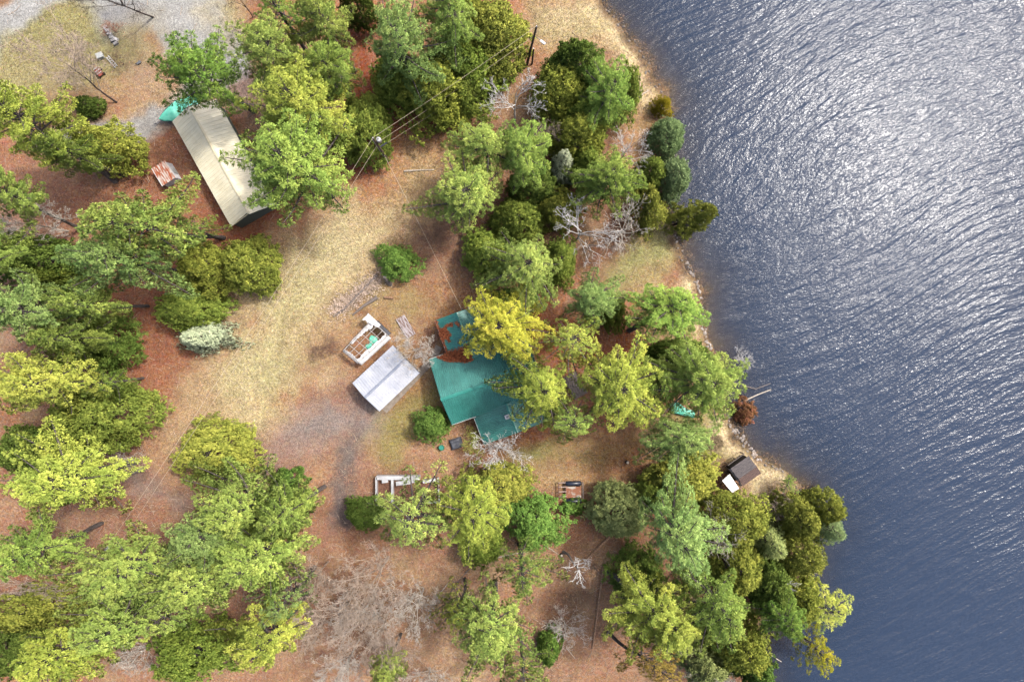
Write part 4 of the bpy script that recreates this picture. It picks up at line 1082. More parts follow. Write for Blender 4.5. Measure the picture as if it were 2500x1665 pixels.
# needle drifts lying in the roof valley and on the north wing
M_NEEDLE = mat_basic('fallen_needles', 1.15 * alb(176, 92, 54), 1.15 * alb(214, 130, 84), 5, 0.95)
def needle_drift():
    rs = np.random.RandomState(5)
    W0, W1, E0, E1 = NW
    d = (W1 - W0); out = (W0 - E0).normalized(); half = (W0 - E0).length / 2
    pts = []
    while len(pts) < 5200:
        u, v = rs.rand(), rs.rand()           # u along the wing towards the main roof, v from eave to ridge
        n = float(fbm(np.array([u * 9.0]), np.array([v * 5.0]), 1.4, 44, 3)[0])
        want = max(0.0, (u - 0.62) * 3.4) + max(0.0, (0.10 - v) * 7) + (0.9 if n > 0.60 and u > 0.16 else 0) * (1 - v * 0.7)
        if u > 0.78 : want = 1.3
        if rs.rand() < want - 0.12:
            p = W0 + d * (u * 1.02) - out * (half * v); p.z = 2.75 + 0.9 * v + 0.07 + rs.rand() * 0.05
            pts.append(p)
    # drift spilling in a bow onto the lower strip of the main roof
    r0, rdir, n0, p0 = HR
    base = n0 - p0; sl = base.length
    for _ in range(2600):
        u = rs.uniform(0.9, 5.4); v = rs.uniform(0.0, 1.0)
        bow = 0.15 + 0.85 * abs((u - 3.2) / 2.3) ** 1.6
        if v > bow: pts.append(p0 + rdir * u + base * (1.02 - (1.02) * (v if u > 2.0 else v)) * 0 + base * (1 - v) * 1.0 + Vector((0, 0, 0.08 + rs.rand() * 0.05)))
    P = np.array([tuple(p) for p in pts])
    V1, F1, T1 = tuft_tris(P, 3, 0.16, 0.05, 0.1, rs, np.full(len(P), 0.5))
    o = obj('needle_litter', make_mesh('needle_litter', V1, F1, M_NEEDLE))
    tag(o, 'rust coloured pine needles drifted on the green north wing roof', 'needles', kind='stuff')
needle_drift()

# --- small hut with the rusty roof
def hut():
    P = [Q(369, 413, 1.45), Q(402, 393, 1.45), Q(430, 433, 1.45), Q(397, 454, 1.45)]
    ax = (P[1] - P[0]).normalized(); ay = (P[3] - P[0]).normalized()
    c = sum(P, Vector()) / 4; c.z = 0
    rz = math.atan2(ax.y, ax.x)
    root = thing('small_hut', 'small white hut with streaky rusty roof beside the garage', 'hut', on_ground(c), rz)
    wx = (P[1] - P[0]).length; wy = (P[3] - P[0]).length
    MB().add([(-wx/2+.1, -wy/2+.1, -.1), (wx/2+.12, -wy/2+.1, -.1), (wx/2+.12, wy/2-.1, -.1), (-wx/2+.1, wy/2-.1, -.1),
              (-wx/2+.15, -wy/2+.15, 1.3), (wx/2-.1, -wy/2+.15, 1.42), (wx/2-.1, wy/2-.15, 1.42), (-wx/2+.15, wy/2-.15, 1.3)],
             [(3, 2, 1, 0), (4, 5, 6, 7), (0, 1, 5, 4), (1, 2, 6, 5), (2, 3, 7, 6), (3, 0, 4, 7)]).build('wall', M_WHITE, root)
    rf = bpy.data.objects.new('roof', None); COL.objects.link(rf); rf.parent = root
    n = 3; w = wx / n
    for i in range(n):
        x0 = -wx / 2 + w * i
        mb = MB().slab([(x0 + .006, -wy/2, 1.36 + .04 * i), (x0 + w - .006, -wy/2, 1.40 + .04 * i), (x0 + w - .006, wy/2, 1.40 + .04 * i), (x0 + .006, wy/2, 1.36 + .04 * i)], 0.03)
        mb.tube([(x0 + w, -wy/2, 1.41 + .04 * i), (x0 + w, wy/2, 1.41 + .04 * i)], 0.025, 4)
        mb.build('roof_panel', M_RUST, rf)
    MB().box((-wx/2 - .02, 0, 1.33), (.06, wy + .04, .10)).build('fascia', M_WHITE, rf)
    MB().box((wx/2 + .125, -0.1, .55), (.02, .6, 1.0)).build('door', M_TRIM, root)
hut()

# --- little dark shed under the pines at the top
def top_shed():
    c = Q(793, 188, 2.3); rz = R_(10)
    root = thing('open_shed', 'small dark shed with grey flat roof half hidden under the top pines', 'shed', on_ground(Vector((c.x, c.y, 0))), rz)
    rf = bpy.data.objects.new('roof', None); COL.objects.link(rf); rf.parent = root
    for i in range(5):
        MB().box((-2.0 + i * 1.0, 0.1, 2.35 + 0.004 * i), (0.985, 3.1, 0.06), rx=R_(4)).build('roof_panel', M_WOODG, rf)
    MB().box((-2.4, 0, 1.1), (.08, 2.6, 2.3)).box((2.4, 0, 1.1), (.08, 2.6, 2.3)).box((0, 1.3, 1.1), (4.72, .08, 2.3)).build('wall', M_DARK, root)
    for x in (-2.38, 0, 2.38): MB().box((x, -1.36, 1.1), (.1, .1, 2.2)).build('post', M_DARK, root)
    MB().box((0.5, 0.2, .5), (1.6, .8, 1.0)).build('workbench', M_WOODB, root)
top_shed()

# --- dark shed by the lake with a plank roof
def lake_shed():
    # roof corners read at eave height
    P = [Q(1783, 1143, 2.1), Q(1827, 1112, 2.1), Q(1856, 1155, 2.1), Q(1813, 1185, 2.1)]
    ax = (P[1] - P[0]).normalized(); c = sum(P, Vector()) / 4; c.z = 0; rz = math.atan2(ax.y, ax.x)
    wx = (P[1] - P[0]).length; wy = (P[3] - P[0]).length
    root = thing('lakeside_shed', 'dark plank roofed shed on the straw by the lake', 'shed', on_ground(c), rz)
    rf = bpy.data.objects.new('roof', None); COL.objects.link(rf); rf.parent = root
    mA = mat_basic('dark_grey_shingle', alb(74, 70, 76), alb(118, 110, 110), 3, 0.8, stretch=(1, 4, 1)); mB_ = mat_basic('brown_shingle', alb(84, 62, 58), alb(118, 92, 84), 3, 0.8, stretch=(1, 4, 1))
    rs = random.Random(3); n = 10
    for i in range(n):
        y = wy / 2 - (i + .5) * wy / n
        z = 2.25 + (0.16 - abs(y + wy * .12) * 0.14)
        MB().box((rs.uniform(-.03, .03), y, z + rs.uniform(-.008, .008)), (wx, wy / n - 0.015, .05), rx=R_(-7 if y > -wy * .12 else 7)).build('plank', mA if i < 6 else mB_, rf)
    MB().box((0, 0, 1.05), (wx - .3, wy - .3, 2.1)).build('wall', M_DARK, root)
    MB().box((-wx/2 - .16, 0, 1.9), (.06, wy, .08)).build('rail', M_WOODG, root)
    for y in (-wy/2, -wy/6, wy/6, wy/2): MB().box((-wx/2 - .16, y * .97, .95), (.09, .09, 1.9)).build('post', M_DARK, root)
    MB().box((-wx/2 - .06, 0, 2.06), (.12, wy - .1, .07)).build('gutter', M_BLACK, root)
    for x in (-wx/2 + .2, 0, wx/2 - .2): MB().box((x, wy/2 + .22, .7), (.08, .08, 1.4)).build('post', M_WOODG, root)
    MB().box((0, wy/2 + .22, 1.35), (wx - .2, .08, .08)).build('rail', M_WOODG, root)
    # white sheet roof of the lean-to beside it
    zz = 1.75
    S = [Q(1763, 1173, zz), Q(1781, 1157, zz), Q(1804, 1192, zz), Q(1788, 1203, zz)]
    cc = sum(S, Vector()) / 4
    mb = MB(); mb.slab([Vector((p.x - cc.x, p.y - cc.y, zz)) for p in S], 0.03)
    tb = thing('lean_to', 'lean-to with white sheet roof tight against the dark lakeside shed', 'lean-to', on_ground(Vector((cc.x, cc.y, 0))))
    mb.build('roof_sheet', mat_basic('bright_white_sheet', 1.6 * alb(250, 250, 250), 1.6 * alb(255, 255, 255), 2, .5), tb)
    for p in S:
        MB().box(((p.x - cc.x) * .85, (p.y - cc.y) * .85, zz / 2 - .1), (.08, .08, zz)).build('post', M_WOODG, tb)
lake_shed()

# --- walkway slabs beside the silver shed
for i, (x0, y0, x1, y1) in enumerate([(1056, 873, 1030, 905), (1030, 905, 1000, 935), (1000, 935, 970, 968), (970, 968, 936, 1003)]):
    pass
wk = thing('walkway', 'pale concrete walkway along the silver roofed shed', 'path', on_ground(Q(1000, 940)), 0)
wk['kind'] = 'structure'
WP = [Q(1072, 845), Q(1058, 878), Q(1030, 905), Q(1002, 935), Q(972, 967), Q(938, 1003)]
w0 = wk.location.copy()
for i in range(len(WP) - 1):
    a, b = WP[i], WP[i + 1]; d = (b - a); dn = d.normalized(); s = Vector((-dn.y, dn.x, 0)) * 0.42
    z = max(gz(a), gz(b), gz((a + b) / 2)) + 0.05
    poly = [a + dn * .02 + s, a + dn * .02 - s, b - dn * .02 - s, b - dn * .02 + s]
    MB().prism([(p.x - w0.x, p.y - w0.y) for p in poly], z - .15 - w0.z, z - w0.z + 0.004 * i).build('paving_slab', M_CONC, wk)

# --- deck east of the house
dk = thing('wooden_deck', 'grey plank deck between the pines east of the house', 'deck', on_ground(Q(1404, 940)), R_(-62))
for i in range(6): MB().box((0.0, -0.75 + i * 0.3, 0.42 + 0.003 * (i % 2)), (3.0, 0.27, 0.05)).build('plank', M_WOODG, dk)
for x in (-1.2, 1.2): MB().box((x, 0, .18), (.12, 1.7, .40)).build('joist', M_DARK, dk)
# ------------------------------------------------------------------ boat on its trailer
M_TEAL = mat_basic('turquoise_tarp', 1.3 * alb(92, 206, 176), 1.3 * alb(136, 232, 206), 1.5, 0.5, bump=0.03, bscale=3)
M_HULL = mat_basic('boat_hull', alb(28, 104, 100), alb(44, 124, 116), 3, 0.35)
def boat():
    a = Q(386, 290, 1.2); b = Q(482, 246, 1.2)
    d = b - a; rz = math.atan2(d.y, d.x); Lb = d.length; c = on_ground(Vector(((a.x + b.x) / 2, (a.y + b.y) / 2, 0)))
    root = thing('covered_boat', 'boat under a turquoise tarp at the garage corner', 'boat', c, rz)
    nS = 15; nC = 11
    def rings(top):
        vs = []
        for i in range(nS):
            t = i / (nS - 1); x = -Lb / 2 + t * Lb
            w = 1.25 * min(1, t / 0.5) ** 0.6 * (1 if t < 0.75 else 1 - 0.25 * ((t - .75) / .25))
            w = max(w, 0.03)
            ridge = 1.15 + 0.28 * math.exp(-((t - .38) / .12) ** 2) + 0.34 * math.exp(-((t - .72) / .14) ** 2) - 0.1 * (1 - t)
            for j in range(nC):
                u = -1 + 2 * j / (nC - 1)
                if top: vs.append((x, u * w, 0.95 + (ridge - 0.95) * (1 - abs(u) ** 1.5) - 0.10 * (abs(u) > .95)))
                else: vs.append((x, u * w * 0.96, 0.92 - (1 - abs(u) ** 2.2) * (0.55 - 0.25 * max(0, .3 - t))))
        fs = [(i * nC + j, (i + 1) * nC + j, (i + 1) * nC + j + 1, i * nC + j + 1) for i in range(nS - 1) for j in range(nC - 1)]
        return vs, fs
    v, f = rings(True); MB().add(v, f).build('cover', M_TEAL, root, True)
    v, f = rings(False); MB().add(v, [q[::-1] for q in f]).build('hull', M_HULL, root, True)
    MB().tube([(-Lb/2, 0, .93), (-Lb/4, .86, .92), (Lb/4, 1.1, .92), (Lb/2, .8, .92)], .03, 6).tube([(-Lb/2, 0, .93), (-Lb/4, -.86, .92), (Lb/4, -1.1, .92), (Lb/2, -.8, .92)], .03, 6).build('gunwale_rope', M_HULL, root)
    tr = thing('boat_trailer', 'metal trailer carrying the tarped boat, tongue pointing left', 'trailer', c, rz)
    MB().box((-Lb/2 - .35, 0, .32), (1.3, .08, .08)).build('tongue', M_STEEL, tr)
    MB().box((.2, .55, .32), (Lb * .85, .08, .08)).box((.2, -.55, .32), (Lb * .85, .08, .08)).box((.6, 0, .28), (.1, 1.7, .1)).build('frame', M_STEEL, tr)
    MB().tube([(-Lb/2 - .8, 0, 0), (-Lb/2 - .8, 0, .5)], .04, 8).build('jack', M_STEEL, tr)
    for s in (-1, 1):
        w = MB().tube([(.6, s * .82, .28), (.6, s * 1.0, .28)], .28, 16).build('wheel', M_RUBBER, tr)
        MB().tube([(.6, s * 1.0, .28), (.6, s * 1.02, .28)], .14, 12).build('rim', M_STEEL, w)
boat()

# ------------------------------------------------------------------ poles and wires
M_POLE = mat_basic('creosote_pole', alb(92, 72, 60), alb(132, 110, 94), 4, 0.9, stretch=(3, 3, .3))
M_WIRE = mat_basic('pale_cable', alb(226, 206, 178), alb(240, 224, 200), 1, 0.5)
def pole(label, foot, topq, htop, extras):
    b = on_ground(Q(*foot)); t = Q(topq[0], topq[1], htop)
    root = thing('utility_pole', label, 'pole', b)
    v = t - b
    MB().tube([(0, 0, -.4), tuple(v * 0.5), tuple(v)], [.17, .145, .11], 10).build('shaft', M_POLE, root)
    extras(root, v); return b, t
def ex_a(root, v):
    u = v.normalized(); side = Vector((0.85, 0.53, 0)).normalized()
    c = v * 0.84 + side * .42
    MB().tube([c - Vector((0, 0, .42)), c + Vector((0, 0, .38)), c + Vector((0, 0, .44)), c + Vector((0, 0, .47))], [.27, .27, .24, .10], 14).build('transformer', mat_basic('transformer_grey', alb(214, 218, 222), alb(232, 234, 238), 3, .4), root, True)
    MB().tube([c + Vector((0, 0, .47)), c + Vector((.05, 0, .75))], [.06, .04], 8).build('bushing', M_WOODG, root)
    MB().box(v * .84 + side * .15, (.3, .08, .5), math.atan2(side.y, side.x)).build('bracket', M_STEEL, root)
    c2 = v * 0.62
    MB().box(c2 + side * .55, (.95, .16, .10), math.atan2(side.y, side.x)).box(c2 + side * .55 + Vector((0, 0, .08)), (.8, .07, .05), math.atan2(side.y, side.x)).build('cable_box', M_BLACK, root)
    MB().tube([v, v + Vector((0, 0, .22))], [.06, .05], 8).build('insulator', M_WHITE, root)
    MB().tube([v * .98 + side * -.14, v * .5 + side * -.16, v * .02 + side * -.2], .045, 6).build('conduit', M_TRIM, root)
def ex_b(root, v):
    side = Vector((.8, -.6, 0)).normalized()
    MB().tube([v * .76, v * .78 + side * .5 + Vector((0, 0, .1)), v * .78 + side * 1.0 + Vector((0, 0, .05))], .035, 6).build('lamp_arm', M_STEEL, root)
    c = v * .78 + side * 1.2
    MB().box(c, (.7, .26, .14), math.atan2(side.y, side.x)).build('lamp_head', M_WHITE, root)
    MB().tube([v, v + Vector((0, 0, .22))], [.06, .05], 8).build('insulator', M_WHITE, root)
    MB().tube([v * .36, v * .36 + Vector((-1.6, -1.0, -2.2))], .05, 6).build('brace', M_POLE, root)
bA, tA = pole('weathered utility pole with grey transformer can in the clearing', (948, 393), (911, 338), 8.9, ex_a)
bB, tB = pole('brown utility pole with white lamp arm near the top shore', (1286, 157), (1310, 66), 9.2, ex_b)
sb = thing('stub_post', 'short dark post right beside the lamp pole', 'post', on_ground(Q(1299, 156)))
v = Q(1303, 119, 4.4) - sb.location
MB().tube([(0, 0, -.3), tuple(v * .5), tuple(v)], [.13, .11, .09], 9).build('shaft', M_POLE, sb)
MB().tube([tuple(v), tuple(v + Vector((0, 0, .04)))], [.1, .1], 9).build('post_cap', M_PALE, sb)
def wire(label, a, b, sag, r=0.014):
    n = 14; pts = []
    for i in range(n + 1):
        t = i / n; p = a.lerp(b, t); p.z -= sag * 4 * t * (1 - t); pts.append(p)
    o = MB().tube(pts, r, 5).build('power_line', M_WIRE); tag(o, label, 'wire', 'overhead wires'); return o
wire('top wire strung between the two utility poles', tA + Vector((0, 0, .2)), tB + Vector((0, 0, .2)), .35)
wire('middle wire strung between the two utility poles', bA + (tA - bA) * .80, bB + (tB - bB) * .78, .3)
wire('lowest thin wire strung between the two utility poles', bA + (tA - bA) * .62 + Vector((1, .6, 0)), bB + (tB - bB) * .55, .5, .012)
wire('upper of two wires from transformer pole down to lower left', tA + Vector((0, 0, .2)), Q(215, 1405, 8.6), .8)
wire('lower of two wires from transformer pole down to lower left', bA + (tA - bA) * .74, Q(222, 1432, 6.8), .7)
wire('thin service wire from transformer pole to the green house', bA + (tA - bA) * .35, Q(1125, 752, 4.1), 1.1, .016)

# ------------------------------------------------------------------ rocks along the water
def rock_mesh(seed):
    rs = np.random.RandomState(seed); vs = []; fs = []
    nu, nv = 8, 5
    for j in range(nv + 1):
        ph = math.pi * j / nv
        for i in range(nu):
            th = 2 * math.pi * i / nu; r = rs.uniform(.75, 1.1)
            vs.append((r * math.sin(ph) * math.cos(th), r * math.sin(ph) * math.sin(th) * .8, .6 * r * math.cos(ph)))
    for j in range(nv):
        for i in range(nu): fs.append((j * nu + i, j * nu + (i + 1) % nu, (j + 1) * nu + (i + 1) % nu, (j + 1) * nu + i))
    return make_mesh('rock', np.array(vs), fs, M_STONE)
M_STONE = mat_tinted('shore_stone', 0.9)
ROCKS = [rock_mesh(s) for s in range(6)]
rr = random.Random(12)
def rock(x, y, r, label, grp, tone=1.0, dz=0.0):
    p = on_ground(V(x, y)); p.z = max(p.z, WATER_Z - .1) + r * .2 + dz
    o = obj('rock', rr.choice(ROCKS), None, p, (rr.uniform(-.4, .4), rr.uniform(-.4, .4), rr.uniform(0, 6.3)), (r * rr.uniform(.8, 1.3), r * rr.uniform(.8, 1.2), r * rr.uniform(.6, 1)))
    g = rr.uniform(.75, 1.15) * tone; c = alb(206, 196, 188); o.color = (c[0] * g, c[1] * g, c[2] * g, 1)
    tag(o, label, 'rock', grp)
def rock_run(pts, n, r0, r1, label, grp, jit=8, tone=1.0):
    for i in range(n):
        t = (i + rr.random() * .8) / n * (len(pts) - 1); k = min(int(t), len(pts) - 2); f = t - k
        rock(pts[k][0] * (1 - f) + pts[k + 1][0] * f + rr.uniform(-jit, jit), pts[k][1] * (1 - f) + pts[k + 1][1] * f + rr.uniform(-jit, jit), rr.uniform(r0, r1), label, grp, tone)
rock_run([(1612, 700), (1618, 750), (1628, 786), (1634, 800)], 26, .10, .28, 'pale rock along the water below the leaning lakeside pine', 'pale rocks below the leaning pine', 5)
rock_run([(1582, 600), (1600, 640), (1611, 680)], 22, .10, .26, 'grey rock along the water above the leaning lakeside pine', 'rocks above the leaning pine', 6, .85)
rock_run([(1672, 950), (1690, 990), (1715, 1022), (1738, 1048)], 34, .12, .34, 'grey rock at the water edge between red bush and lakeside shed', 'rocks between bush and lakeside shed', 6, .85)
rock_run([(1736, 1048), (1752, 1062)], 5, .12, .3, 'cream rock at the water edge near the lakeside shed', 'cream rocks near lakeside shed', 5, 1.2)
rock_run([(1212, 150), (1216, 190)], 9, .08, .2, 'pale stone beside the lamp pole foot', 'stones at the lamp pole', 8, 1.1)
rock_run([(883, 352), (888, 366)], 4, .08, .2, 'pale stone at the foot of the transformer pole', 'stones at the transformer pole', 4, 1.2)
rock_run([(560, 975), (585, 985)], 7, .08, .2, 'pale stone on the litter above the oval cedar', 'stones above the oval cedar', 9, 1.1)

M_LOGL = mat_basic('fallen_log_bark', alb(150, 112, 86), alb(206, 166, 132), 5, 0.95, bump=0.02)
# ------------------------------------------------------------------ logs, sticks, stump
def log(label, pts, r, mat=M_LOGL, cat='log', name='fallen_log', group=None, lift=0.8, taper=.6, wet=False):
    W_ = [V(*p) for p in pts]; c = on_ground(W_[0])
    if wet: c.z = WATER_Z
    P = []
    for p in W_:
        z = (WATER_Z if wet else gz(p)) + r * lift
        P.append((p.x - c.x, p.y - c.y, z - c.z))
    n = len(P); rad = [r * (1 - (1 - taper) * i / (n - 1)) for i in range(n)]
    mb = MB().tube(P, rad, 8)
    o = obj(name, mb.mesh(name, mat, False), None, c); tag(o, label, cat, group); return o
log('straight pale pole lying in the clearing right of the transformer pole', [(929, 394), (962, 392), (998, 391)], .11, M_PALE)
log('long grey log across the chip pile in the meadow', [(868, 632), (830, 672), (790, 712), (770, 725)], .17, M_WOODG)
log('short splintered grey log below the chip pile', [(868, 684), (835, 705), (812, 724)], .24, M_WOODG, taper=.35)
log('stubby tan log right of the chip pile', [(884, 684), (905, 686)], .16, M_LOGL, taper=.9)
log('pale twisted stick at the lower end of the chip pile', [(766, 727), (782, 722)], .06, M_PALE)
log('long brown log lying down the bottom clearing', [(1387, 1300), (1375, 1390), (1362, 1490)], .16)
log('mossy log slanting below the grey-green cedar', [(1402, 1232), (1375, 1258), (1345, 1288)], .20)
log('short broken log behind the leaning trunk', [(1365, 1296), (1380, 1318), (1395, 1338)], .15)
log('thin pale stick lying low in the bottom clearing', [(1302, 1488), (1322, 1513)], .06, M_PALE)
log('thin pale stick near the bright green bush', [(1252, 1318 - 65), (1285, 1275)], .06, M_PALE)
log('reddish branch right of the white dead tree', [(1325, 1222), (1300, 1238), (1290, 1240)], .07)
log('long thin pole left of the bottom centre pine', [(1030, 1340), (1010, 1365), (1000, 1390)], .06, M_PALE)
log('narrow grey pole crossing the thicket litter', [(1085, 1300), (1050, 1340), (1030, 1370)], .06, M_WOODG)
log('fallen pale log below the bright green cedar', [(1128, 1285), (1180, 1272), (1215, 1268)], .08, M_PALE)
log('grey trunk lying beside the dark round cedar', [(290, 796), (268, 794)], .28, M_WOODG)
log('fallen grey trunk below the largest left cedar', [(332, 1077), (300, 1088), (262, 1100)], .26, M_WOODG)
log('white weathered stick on the shore straw by the blue-green pine', [(1459, 230), (1492, 207)], .10, M_PALE)
log('upper tan branch floating off the red bush', [(1690, 880), (1740, 895), (1775, 882)], .08, M_WOODG, wet=True, cat='branch', name='floating_branch')
log('lower tan branch floating off the red bush', [(1714, 922), (1745, 908), (1776, 896)], .10, M_PALE, wet=True, cat='branch', name='floating_branch')
log('white stick floating in the little inlet', [(1770, 1505), (1785, 1516), (1800, 1525)], .08, M_PALE, wet=True, cat='branch', name='floating_branch')
log('bare branch in the water off the wooded point', [(1845, 1310), (1875, 1320), (1895, 1325)], .07, M_WOODG, wet=True, cat='branch', name='floating_branch')
def stump(label, x, y, r, h, lean, mat=M_WOODG):
    t = thing('tree_stump', label, 'stump', on_ground(V(x, y)))
    MB().tube([(0, 0, -.1), (lean[0] * .5, lean[1] * .5, h * .5), (lean[0], lean[1], h)], [r * 1.15, r, r * .9], 10).build('bark', mat, t)
    MB().tube([(lean[0], lean[1], h - .01), (lean[0], lean[1], h + .02)], r * .75, 10).build('cut_face', M_PALE, t)
stump('tall grey stump leaning beside the bright green meadow bush', 897, 654, .27, 1.6, (-.35, .75))
stump('charred stump on the south lawn', 1441, 1062, .22, .4, (.05, 0), M_DARK)
stump('small dark stump in the bottom clearing', 1290, 1385 - 110, .2, .35, (.05, 0), M_DARK)
# chip pile (uncountable splinters)
def chips():
    rs = np.random.RandomState(4); P = []
    for _ in range(1500):
        t = rs.rand(); p = V(872 - 100 * t + rs.normal(0, 13), 640 + 76 * t + rs.normal(0, 12)); P.append(tuple(on_ground(p, .05 + .12 * rs.rand())))
    V1, F1, T1 = tuft_tris(np.array(P), 2, .32, .06, .2, rs, rs.rand(len(P)))
    o = obj('wood_chips', make_mesh('wood_chips', V1, F1, mat_foliage('chips', 0.0, 0.01, .35, flat=True), False, T1), color=1.3 * alb(222, 200, 182)); tag(o, 'heap of pale split chips in the meadow', 'wood chips', kind='stuff')
chips()

# ------------------------------------------------------------------ torn canopy shelter and turquoise sheet
M_TARPW = mat_basic('white_tarp', alb(240, 240, 242), alb(254, 254, 254), 1.2, .45, bump=.03, bscale=3)
M_TARPG = mat_basic('grey_tarp', alb(84, 88, 98), alb(112, 116, 128), 2, .6, bump=.03, bscale=3)
def canopy():
    # corners of the frame (survey units), height of the rails
    z = 1.9
    A, B, C, D = Q(836, 853, z), Q(918, 786, z), Q(945, 818, z), Q(875, 884, z)
    A, B, C, D = Q(838, 856, z), Q(908, 783, z), Q(947, 820, z), Q(874, 886, z)
    c = (A + B + C + D) / 4; c.z = 0; c = on_ground(c)
    root = thing('canopy_shelter', 'collapsed shelter frame with torn white tarp beside the silver shed', 'shelter', c)
    l = lambda p: Vector((p.x - c.x, p.y - c.y, p.z - c.z))
    A, B, C, D = map(l, (A, B, C, D))
    mw = mat_basic('white_tube', alb(214, 206, 198), alb(236, 230, 224), 4, .4)
    for p, q in ((A, B), (B, C), (C, D), (D, A)): MB().tube([p, q], .04, 6).build('rail', mw, root)
    for k in (1, 2, 3, 4):
        t = k / 5; MB().tube([A.lerp(B, t), D.lerp(C, t)], .03, 6).build('crossbar', mw, root)
    for k in (1, 2):
        t = k / 3; MB().tube([A.lerp(D, t) + Vector((0, 0, .03)), B.lerp(C, t) + Vector((0, 0, .03))], .03, 6).build('crossbar', mw, root)
    for p in (A, B, C, D, A.lerp(B, .5), D.lerp(C, .5)): MB().tube([(p.x, p.y, -.1), p], .035, 6).build('post', mw, root)
    # torn strips: each a crumpled sheet with ragged edge
    def strip(a, b, inw, w0, w1, seed, mat, drop=0.0, name='tarp_strip', over=.15, wmid=None):
        rs = random.Random(seed); n = 22; m_ = 5; vs = []
        for i in range(n + 1):
            t = i / n; p = a.lerp(b, t); w = (w0 * (1 - t) + w1 * t) if wmid is None else (w0 * (1 - t) ** 2 + 2 * wmid * t * (1 - t) + w1 * t * t)
            w *= rs.uniform(.72, 1.2)
            for j in range(m_ + 1):
                u = j / m_; q = p - inw * over * (1 - u) + inw * w * u
                vs.append((q.x, q.y, q.z + .07 - (drop * (1 - u) ** 1.0) * (1 if drop else 0) + rs.uniform(-.05, .05) - .1 * u * (1 - u)))
        fs = [(i * (m_ + 1) + j, (i + 1) * (m_ + 1) + j, (i + 1) * (m_ + 1) + j + 1, i * (m_ + 1) + j + 1) for i in range(n) for j in range(m_)]
        o = MB().add(vs, fs).build(name, mat, root, True)
        so = o.modifiers.new('thick', 'SOLIDIFY'); so.thickness = .015
    n1 = (D - A).normalized(); n2 = (A - B).normalized(); n3 = -n1; n4 = -n2
    strip(A.lerp(B, .25), B, n1, .25, .75, 1, M_TARPW, .3, wmid=.3)
    strip(B + (B - C) * .35, B.lerp(C, .42), n2, .75, .12, 2, M_TARPW, .05, over=.35)
    strip(D, C, n3, .30, .35, 3, M_TARPW, .5, wmid=.5, over=.45)
    strip(A, D, n4, .12, .15, 4, M_TARPW, .3, wmid=.6)
    strip(B.lerp(C, .1), C, n2, .10, .06, 5, M_TARPG, 1.0, 'side_sheet', .38)
    strip(A, A.lerp(B, .45), n1, .1, .05, 6, M_TARPG, 1.0, 'side_sheet', .25)
    strip(A, D, n4, .05, .05, 7, M_TARPG, 1.2, 'side_sheet', .3)
canopy()
def sheet(name, label, cat, poly, z, mat, seed, bumpz=.12, group=None):
    """crumpled cloth filling the outline poly (survey units)"""
    pl = np.array([Q(*p)[:2] for p in poly]); c = pl.mean(0); c3 = on_ground(Vector((c[0], c[1], 0)))
    rs = np.random.RandomState(seed); n = len(poly); rings = 7; vs = [(0, 0, z + bumpz)]; fs = []
    for k in range(1, rings + 1):
        f = k / rings
        for i in range(n * 4):
            a = i / 4; i0 = int(a) % n; i1 = (i0 + 1) % n; t = a - int(a)
            q = (pl[i0] * (1 - t) + pl[i1] * t - c) * f * (1 + rs.uniform(-.05, .05))
            vs.append((q[0], q[1], z + bumpz * (1 - f ** 2) * rs.uniform(.4, 1.3) + (rs.uniform(-.03, .03) if k < rings else -.04)))
    m_ = n * 4
    fs += [(0, 1 + i, 1 + (i + 1) % m_) for i in range(m_)]
    for k in range(rings - 1):
        fs += [(1 + k * m_ + i, 1 + (k + 1) * m_ + i, 1 + (k + 1) * m_ + (i + 1) % m_, 1 + k * m_ + (i + 1) % m_) for i in range(m_)]
    o = MB().add(vs, fs).build(name, mat, None, True, loc=c3)
    so = o.modifiers.new('thick', 'SOLIDIFY'); so.thickness = .02
    return tag(o, label, cat, group)
sheet('turquoise_sheet', 'crumpled turquoise sheet on the ground inside the torn shelter', 'tarp', [(905, 818), (918, 822), (924, 834), (915, 838), (908, 841), (911, 853), (902, 857), (891, 848), (892, 842), (903, 838), (901, 826)], .05, M_TEAL, 3)
sheet('turquoise_tarp', 'turquoise tarp peeking out under the shore pine', 'tarp', [(1632, 985), (1650, 980), (1672, 996), (1696, 1004), (1692, 1020), (1660, 1012), (1636, 1004)], .5, M_TEAL, 5, .25)
# covered grill by the house, green tub
def covered_box():
    c = on_ground(Q(1114, 1082)); root = thing('covered_chair', 'low chair under a dark grey cover south of the house', 'chair', c, R_(18))
    rs = random.Random(2); vs = []
    n = 9
    for i in range(n):
        for j in range(n):
            x = -1 + 2 * i / (n - 1); y = -1 + 2 * j / (n - 1); e = max(abs(x), abs(y))
            vs.append((x * .72 * (1 + (.08 if e == 1 else 0)) + rs.uniform(-.03, .03), y * .66 + rs.uniform(-.03, .03), (.62 + .12 * (y > .3)) * (1 if e < .8 else (.45 if e < 1 else .06)) + rs.uniform(-.05, .05)))
    fs = [(i * n + j, (i + 1) * n + j, (i + 1) * n + j + 1, i * n + j + 1) for i in range(n - 1) for j in range(n - 1)]
    MB().add(vs, fs).build('cover', M_TARPG, root, True)
    for x, y in ((-.6, -.55), (.6, -.55), (-.6, .55), (.6, .55)): MB().box((x * .9, y * .9, .2), (.06, .06, .4)).build('leg', M_WOODG, root)
    for x, y in ((-.66, -.6), (.66, .55), (.62, -.2)): rock_ = MB().box((x, y, .1), (.16, .14, .12), .4).build('weight_block', M_CONC, root)
covered_box()
